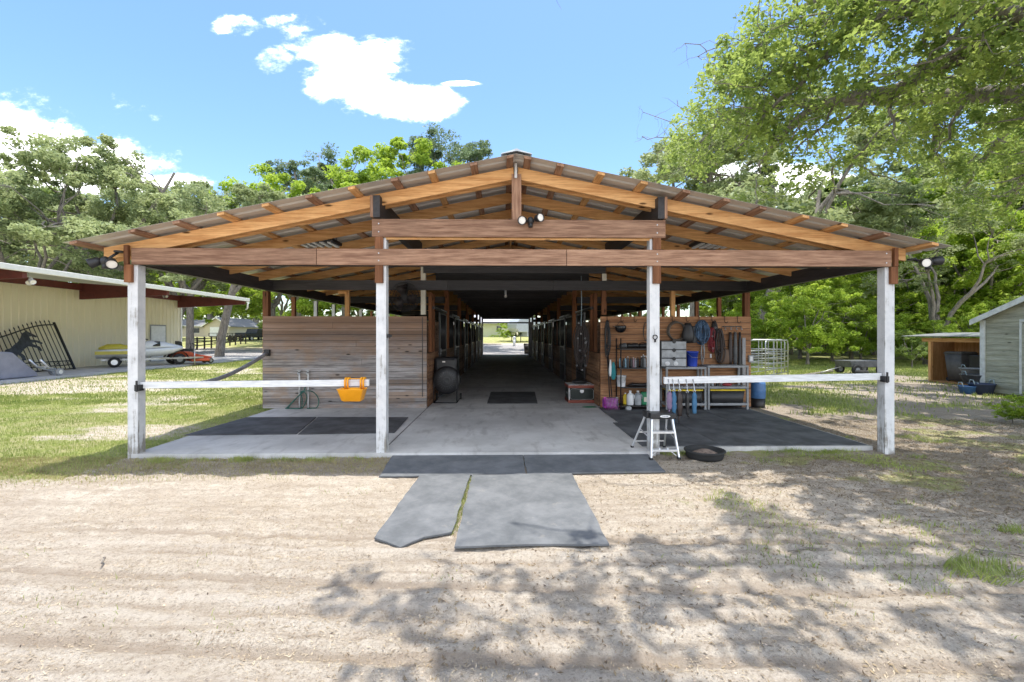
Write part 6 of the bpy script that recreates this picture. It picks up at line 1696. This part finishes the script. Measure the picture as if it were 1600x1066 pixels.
# parked white trailer
O = oriented((at_u(808, 64)[0], at_u(808, 64)[1], gzz(0, 64)), (at_u(840, 66)[0], at_u(840, 66)[1], gzz(0, 66)))
t = thing('camper_trailer', 'pale grey camper trailer parked beyond the far end of the aisle', 'trailer', tuple(O(3, 0, 0)))
MB().loft([[O(s, x_ * 1.2, z_ * (zt_ - zb_) + zb_) for x_, z_ in ((-1, 0), (1, 0), (1, 1), (-1, 1))] for s, zb_, zt_ in ((-.9, 1.9, 2.6), (-.4, 1.4, 3.2), (.9, 1.35, 3.3), (.95, .7, 3.3), (9, .7, 3.3))], sm=False).build('body', M['camper'], t, bevel=.08)
MB().loft([[O(s, 1.22, z_) for z_ in (1.25, 1.32)] + [O(s, 1.24, z_) for z_ in (1.32, 1.25)] for s in (1, 8.9)], sm=False).build('stripe', M['grey2'], t)
for s_ in (4.5, 5.5): MB().cyl(O(s_, 1.0, .38), .38, .25, (O(0, 1, 0) - O(0, 0, 0)), 16).build('wheel', M['rubber'], t)
MB().tube([O(.2, .6, 0), O(.2, .6, 1.35)], .06, 6).tube([O(.2, -.6, 0), O(.2, -.6, 1.35)], .06, 6).build('landing_leg', M['grey2'], t)
M_ = at_u(803.5, 56); MB().tube([(M_[0], M_[1], gzz(*M_) - .1), (M_[0], M_[1], gzz(*M_) + .9)], .16, 12).sphere((M_[0], M_[1], gzz(*M_) + 1.0), .2).build('bollard_post', M['white'], label='short white post beside the bush at the end of the aisle', cat='post')

# ---- rail fence by the driveway
t = thing('rail_fence', 'dark weathered post and rail fence in front of the garage house', 'fence', (at_u(340, 58)[0], at_u(340, 58)[1], gzz(0, 58)))
pa, pb = at_u(296, 47), at_u(384, 60); n_ = 9
for k in range(n_ + 1):
    x_, y_ = pa[0] + (pb[0] - pa[0]) * k / n_, pa[1] + (pb[1] - pa[1]) * k / n_; z = gzz(x_, y_); MB().box(x_ - .06, x_ + .06, y_ - .06, y_ + .06, z - .2, z + 1.35).build('post', M['darkfence'], t)
    if k:
        for h in (.45, .8, 1.15): MB().bar((px_, py_, pz_ + h), (x_, y_, z + h), .04, .10).build('rail', M['darkfence'], t)
    px_, py_, pz_ = x_, y_, z
# ---- pickup with flatbed trailer
c0 = at_u(377, 66); c1 = at_u(402, 69); z = gzz(*c0); O = oriented((c0[0], c0[1], z), (c1[0], c1[1], z)); ax_ = (O(0, 1, 0) - O(0, 0, 0)).normalized()
t = thing('pickup_truck', 'dark pickup truck parked under the trees beyond the driveway', 'truck', (c0[0], c0[1], z)); L_ = 5.6
prof = [(-3, .5), (2.6, .5), (2.65, .95), (1.5, 1.15), (.9, 1.75), (-.7, 1.8), (-1.0, 1.2), (-3, 1.2)]
mb = MB(); k_ = 2.8; mb.prism([O(s + k_, -.95, z_) for s, z_ in prof], ax_ * 1.9); mb.build('body', M['truckpaint'], t, bevel=.06)
MB().prism([O(s + k_, -.97, z_) for s, z_ in [(1.35, 1.17), (.85, 1.67), (-.6, 1.71), (-.85, 1.2)]], ax_ * 1.94).build('window', M['glass'], t)
for s in (-1.9, 1.7):
    for x_ in (-.95, .75): wh = MB().cyl(O(s + k_, x_, .38), .38, .22, ax_, 18).build('wheel', M['rubber'], t); MB().cyl(O(s + k_, x_ - .01, .38), .2, .24, ax_, 12).build('rim', M['alu'], wh)
MB().box(*(0,) * 6) if False else None
t = thing('flatbed_trailer', 'black low flatbed trailer behind the dark pickup', 'trailer', tuple(O(-2.5, 0, 0)))
MB().prism([O(-4.6, -.9, .6), O(-.7, -.9, .6), O(-.7, -.9, .72), O(-4.6, -.9, .72)], ax_ * 1.8).build('deck', M['black'], t)
mb = MB(); [mb.bar(O(-4.6 + 1.3 * k, x_, .72), O(-4.6 + 1.3 * k, x_, 1.1), .06, .06) for k in range(4) for x_ in (-.88, .88)]; mb.bar(O(-4.6, -.88, 1.1), O(-.7, -.88, 1.1), .06, .06); mb.bar(O(-4.6, .88, 1.1), O(-.7, .88, 1.1), .06, .06); mb.bar(O(-.7, 0, .6), O(.3, 0, .5), .1, .1); mb.build('side_rail', M['black'], t)
for s in (-3, -2.2):
    for x_ in (-1.05, .85): MB().cyl(O(s, x_, .35), .35, .2, ax_, 16).build('wheel', M['rubber'], t)

# ================================================================ RIGHT SIDE
# ---- corral panels
def corral(a, b, lab, h=1.45, n_=6):
    a, b = Vector(a), Vector(b); t = thing('corral_panel', lab, 'livestock panel', (a + b) / 2, 'galvanised corral panels')
    r_ = .022; up = Vector((0, 0, 1)); d = (b - a); rr = .12; f_ = d.normalized()
    MB().tube([a, a + up * (h - rr), a + up * (h - rr * .3) + f_ * rr * .3, a + up * h + f_ * rr, b + up * h - f_ * rr, b + up * (h - rr * .3) - f_ * rr * .3, b + up * (h - rr), b], .024, 8).build('frame', M['steel'], t)
    mb = MB()
    for k in range(n_ - 1): z_ = .2 + (h - .2) * k / n_; mb.tube([a + up * z_, b + up * z_], .019, 6)
    mb.build('rails', M['steel'], t); mb = MB()
    for s in (.35, .68): mb.bar(a + d * s + up * .18, a + d * s + up * (h - .02), .03, .012)
    mb.build('brace', M['steel'], t)
g = lambda u, v: G(u, v, 0)
corral(P(1194, 0 + 592, 17.2) * 1 if False else (at_u(1196, 16.2)[0], at_u(1196, 16.2)[1], 0), (at_u(1231, 18.2)[0], at_u(1231, 18.2)[1], 0), 'galvanised tube panel nearest the barn corner, with rounded top corners')
corral((at_u(1168, 17.5)[0], at_u(1168, 17.5)[1], 0), (at_u(1214, 19.5)[0], at_u(1214, 19.5)[1], 0), 'galvanised tube panel second from the barn corner')
corral((at_u(1172, 20.5)[0], at_u(1172, 20.5)[1], 0), (at_u(1226, 20.0)[0], at_u(1226, 20.0)[1], 0), 'galvanised tube panel at the back, closing the pen')
# ---- low cart
c = at_u(1343, 19.5); t = thing('utility_cart', 'weathered dark low cart with wheels in the grass', 'cart', (c[0], c[1], 0)); O = oriented((c[0] - .85, c[1] - .1, 0), (c[0] + .85, c[1] + .1, 0)); ax_ = (O(0, 1, 0) - O(0, 0, 0)).normalized()
MB().prism([O(.1, -.4, .3), O(1.75, -.4, .3), O(1.85, -.4, .58), O(0, -.4, .58)], ax_ * .8).build('bed', M['grey2'], t, bevel=.02)
MB().prism([O(.95, -.415, .46), O(1.2, -.415, .46), O(1.2, -.415, .50), O(.95, -.415, .50)], ax_ * .012).build('plate', M['white'], t)
for s in (.3, 1.45):
    for x_ in (-.48, .36): wh = MB().cyl(O(s, x_, .2), .2, .12, ax_, 18).build('wheel', M['rubber'], t); MB().cyl(O(s, x_ - .005, .2), .1, .13, ax_, 12).build('rim', M['grey'], wh)
MB().tube([O(-.05, 0, .3), O(-.5, 0, .2), O(-1.1, 0, .04)], .022, 6).build('drawbar', M['steel'], t)
MB().lathe((c[0] - .5, c[1] - .75, .0), [(.0, .0), (.22, .0), (.24, .1), (.22, .2), (.15, .2), (.14, .1), (.0, .1)], 18).build('old_tyre', M['rubber'], label='old tyre lying on the ground against the low cart', cat='tyre')
# ---- lean-to: its open side faces the barn
LX = 15.27; LY0, LY1 = 12.95, 15.95
t = thing('lean_to', 'plywood lean-to with a pale metal roof beside the weathered shed', 'lean-to', (LX + .5, 14.5, 0))
MB().box(LX, LX + .9, LY1, LY1 + .05, .02, 1.50).build('side_wall', M['ply'], t); MB().box(LX + .85, LX + .9, LY0, LY1 - .003, .02, 1.45).build('back_wall', M['ply'], t)
MB().box(LX, LX + .9, LY0 - .05, LY0, .02, 1.50).build('side_wall', M['ply'], t); MB().box(LX - .045, LX - .002, LY0, LY1 + .3, 1.42, 1.55).build('lintel', M['pineY'], t); MB().box(LX - .04, LX + .04, LY1 - .04, LY1 + .06, .0, 1.419).build('post', M['pineZ'], t)
MB().box(LX - .1, LX + .84, LY0, LY1 - .05, .0, .06).build('floor', M['ply'], t)
MB().prism([(LX - .35, LY0 - .2, 1.60), (LX + 1.3, LY0 - .2, 1.72), (LX + 1.3, LY0 - .2, 1.75), (LX - .35, LY0 - .2, 1.63)], (0, 4.0, 0)).build('roof', M['steel'], t)
x_, y_ = 15.72, 15.3; t = thing('wheeled_bin', 'grey wheeled bin standing inside the lean-to', 'bin', (x_, y_, .06))
MB().loft([ring(x_ - .24, x_ + .2, y_ - .25, y_ + .25, .10, .04), ring(x_ - .33, x_ + .27, y_ - .30, y_ + .3, 1.02, .04)]).build('body', M['bingrey'], t); MB().loft([ring(x_ - .36, x_ + .3, y_ - .33, y_ + .33, 1.022, .05), ring(x_ - .3, x_ + .25, y_ - .28, y_ + .28, 1.09, .05)]).build('lid', M['bingrey'], t)
for s_ in (-.2, .16): MB().cyl((x_ + s_ - .03, y_ + .25, .13), .07, .06, (1, 0, 0), 12).build('wheel', M['rubber'], t)
MB().box(15.5, 16.05, 14.2, 14.85, .07, 1.0).build('black_cabinet', M['black'], label='black box standing right of the grey bin in the lean-to', cat='box', bevel=.03)
# ---- tubs
for k, (u, v, r_, h_, m_, zz, lab) in enumerate(((1513, 615, .22, .2, 'midblue', 0, 'teal blue rubber tub on the ground, front one by the shed'), (1534, 616, .28, .28, 'navy', 0, 'navy muck tub against the shed corner'), (1524, 612, .33, .26, 'grey2', .22, 'charcoal muck tub piled on the lower tubs'), (1521, 608, .31, .2, 'grey', .42, 'pale rimmed bucket on top of the tub pile'))):
    c = G(u, v); t = thing('muck_tub', lab, 'tub', (c.x, c.y, zz), 'tubs piled by the shed')
    MB().lathe((c.x, c.y, zz), [(.0, .005), (r_ * .75, .0), (r_, h_), (r_ * 1.06, h_), (r_ * 1.06, h_ + .02), (r_ * .94, h_ + .02), (r_ * .7, .03), (.0, .03)], 22).build('tub', M[m_], t)
    for s_ in (-1, 1): MB().tube([(c.x + s_ * r_ * 1.0, c.y - .08, zz + h_), (c.x + s_ * r_ * 1.05, c.y - .04, zz + h_ + .12), (c.x + s_ * r_ * 1.05, c.y + .04, zz + h_ + .12), (c.x + s_ * r_ * 1.0, c.y + .08, zz + h_)], .01, 6).build('rope_handle', M['cord'], t)
# ---- weathered shed: its gable wall faces the barn, the rear corner is the one in view
SXW = 13.75; ya, yb = 9.4, 12.78; zt_ = 2.08; ym = (ya + yb) / 2; pk = zt_ + .43 * (yb - ym)
t = thing('wooden_shed', 'weathered green grey clapboard shed with white trim at the right edge', 'shed', (SXW + 1.6, ym, 0))
mb = MB(); z = .05
while z < pk - .01:
    zz = min(z + .15, pk)
    def lim(z_): return 0 if z_ <= zt_ else (z_ - zt_) / (pk - zt_) * (yb - ym)
    a_, b2 = lim(z), lim(zz); mb.add([(SXW - .022, ya + a_, z), (SXW - .022, yb - a_, z), (SXW - .004, yb - b2, zz), (SXW - .004, ya + b2, zz), (SXW + .03, ya + a_, z), (SXW + .03, yb - a_, z), (SXW + .03, yb - b2, zz), (SXW + .03, ya + b2, zz)], [(0, 1, 2, 3), (4, 7, 6, 5), (0, 4, 5, 1), (3, 2, 6, 7), (0, 3, 7, 4), (1, 5, 6, 2)]); z += .15
mb.build('gable_wall', M['shedwood'], t)
for yy in (ya, yb - .04): MB().box(SXW + .04, SXW + 3.2, yy, yy + .04, .05, zt_).build('side_wall', M['shedwood'], t)
MB().box(SXW + 3.2, SXW + 3.24, ya, yb, .05, zt_).build('back_wall', M['shedwood'], t)
for yy in (ya - .03, yb - .10): MB().box(SXW - .055, SXW - .024, yy, yy + .13, .0, zt_).build('corner_trim', M['shedtrim'], t)
for s_ in (-1, 1):
    ye = ym + s_ * (yb - ym + .14); ze = zt_ - .14 * .43
    MB().prism([(SXW - .22, ym, pk + .02), (SXW - .22, ye, ze + .02), (SXW - .22, ye, ze + .08), (SXW - .22, ym, pk + .08)], (3.7, 0, 0)).build('roof', M['tin'], t)
    MB().prism([(SXW - .25, ym, pk - .08), (SXW - .25, ye, ze - .08), (SXW - .25, ye, ze + .07), (SXW - .25, ym, pk + .07)], (.026, 0, 0)).build('bargeboard', M['shedtrim'], t)
dy0 = PX(1596, 560, SXW).y
dd = MB().box(SXW - .055, SXW - .03, dy0 - 1.35, dy0 - .06, .12, 1.95).build('door', M['shedwood'], t); MB().box(SXW - .06, SXW - .028, dy0 - .055, dy0, .1, 2.0).box(SXW - .06, SXW - .028, dy0 - 1.4, dy0, 2.005, 2.07).build('frame', M['shedtrim'], dd)
# weeds by the shed and at the right edge
for k, (u, v, s_, lab) in enumerate(((1600, 668, .15, 'leafy green bush at the right edge in front of the shed'), (1572, 664, .11, 'low weedy bush beside the larger one at the right edge'), (1596, 640, .10, 'thin young plant growing against the shed wall'))):
    c = G(u, v); o = copy_tree(proto['shrub'], (c.x + .35, c.y + .2, 0), k, (s_, s_, s_ * .8), lab); o['category'] = 'shrub'
    if 'group' in o: del o['group']
# a horizontal cut tree line / path edge logs on the right
for (u0, v0, u1, v1, lab) in ((1236, 592, 1300, 582, 'grey landscape timber lying by the corral'),):
    a, b_ = G(u0, v0), G(u1, v1); MB().tube([a + Vector((0, 0, .05)), b_ + Vector((0, 0, .05))], .06, 8).build('timber', M['bark'], label=lab, cat='timber')
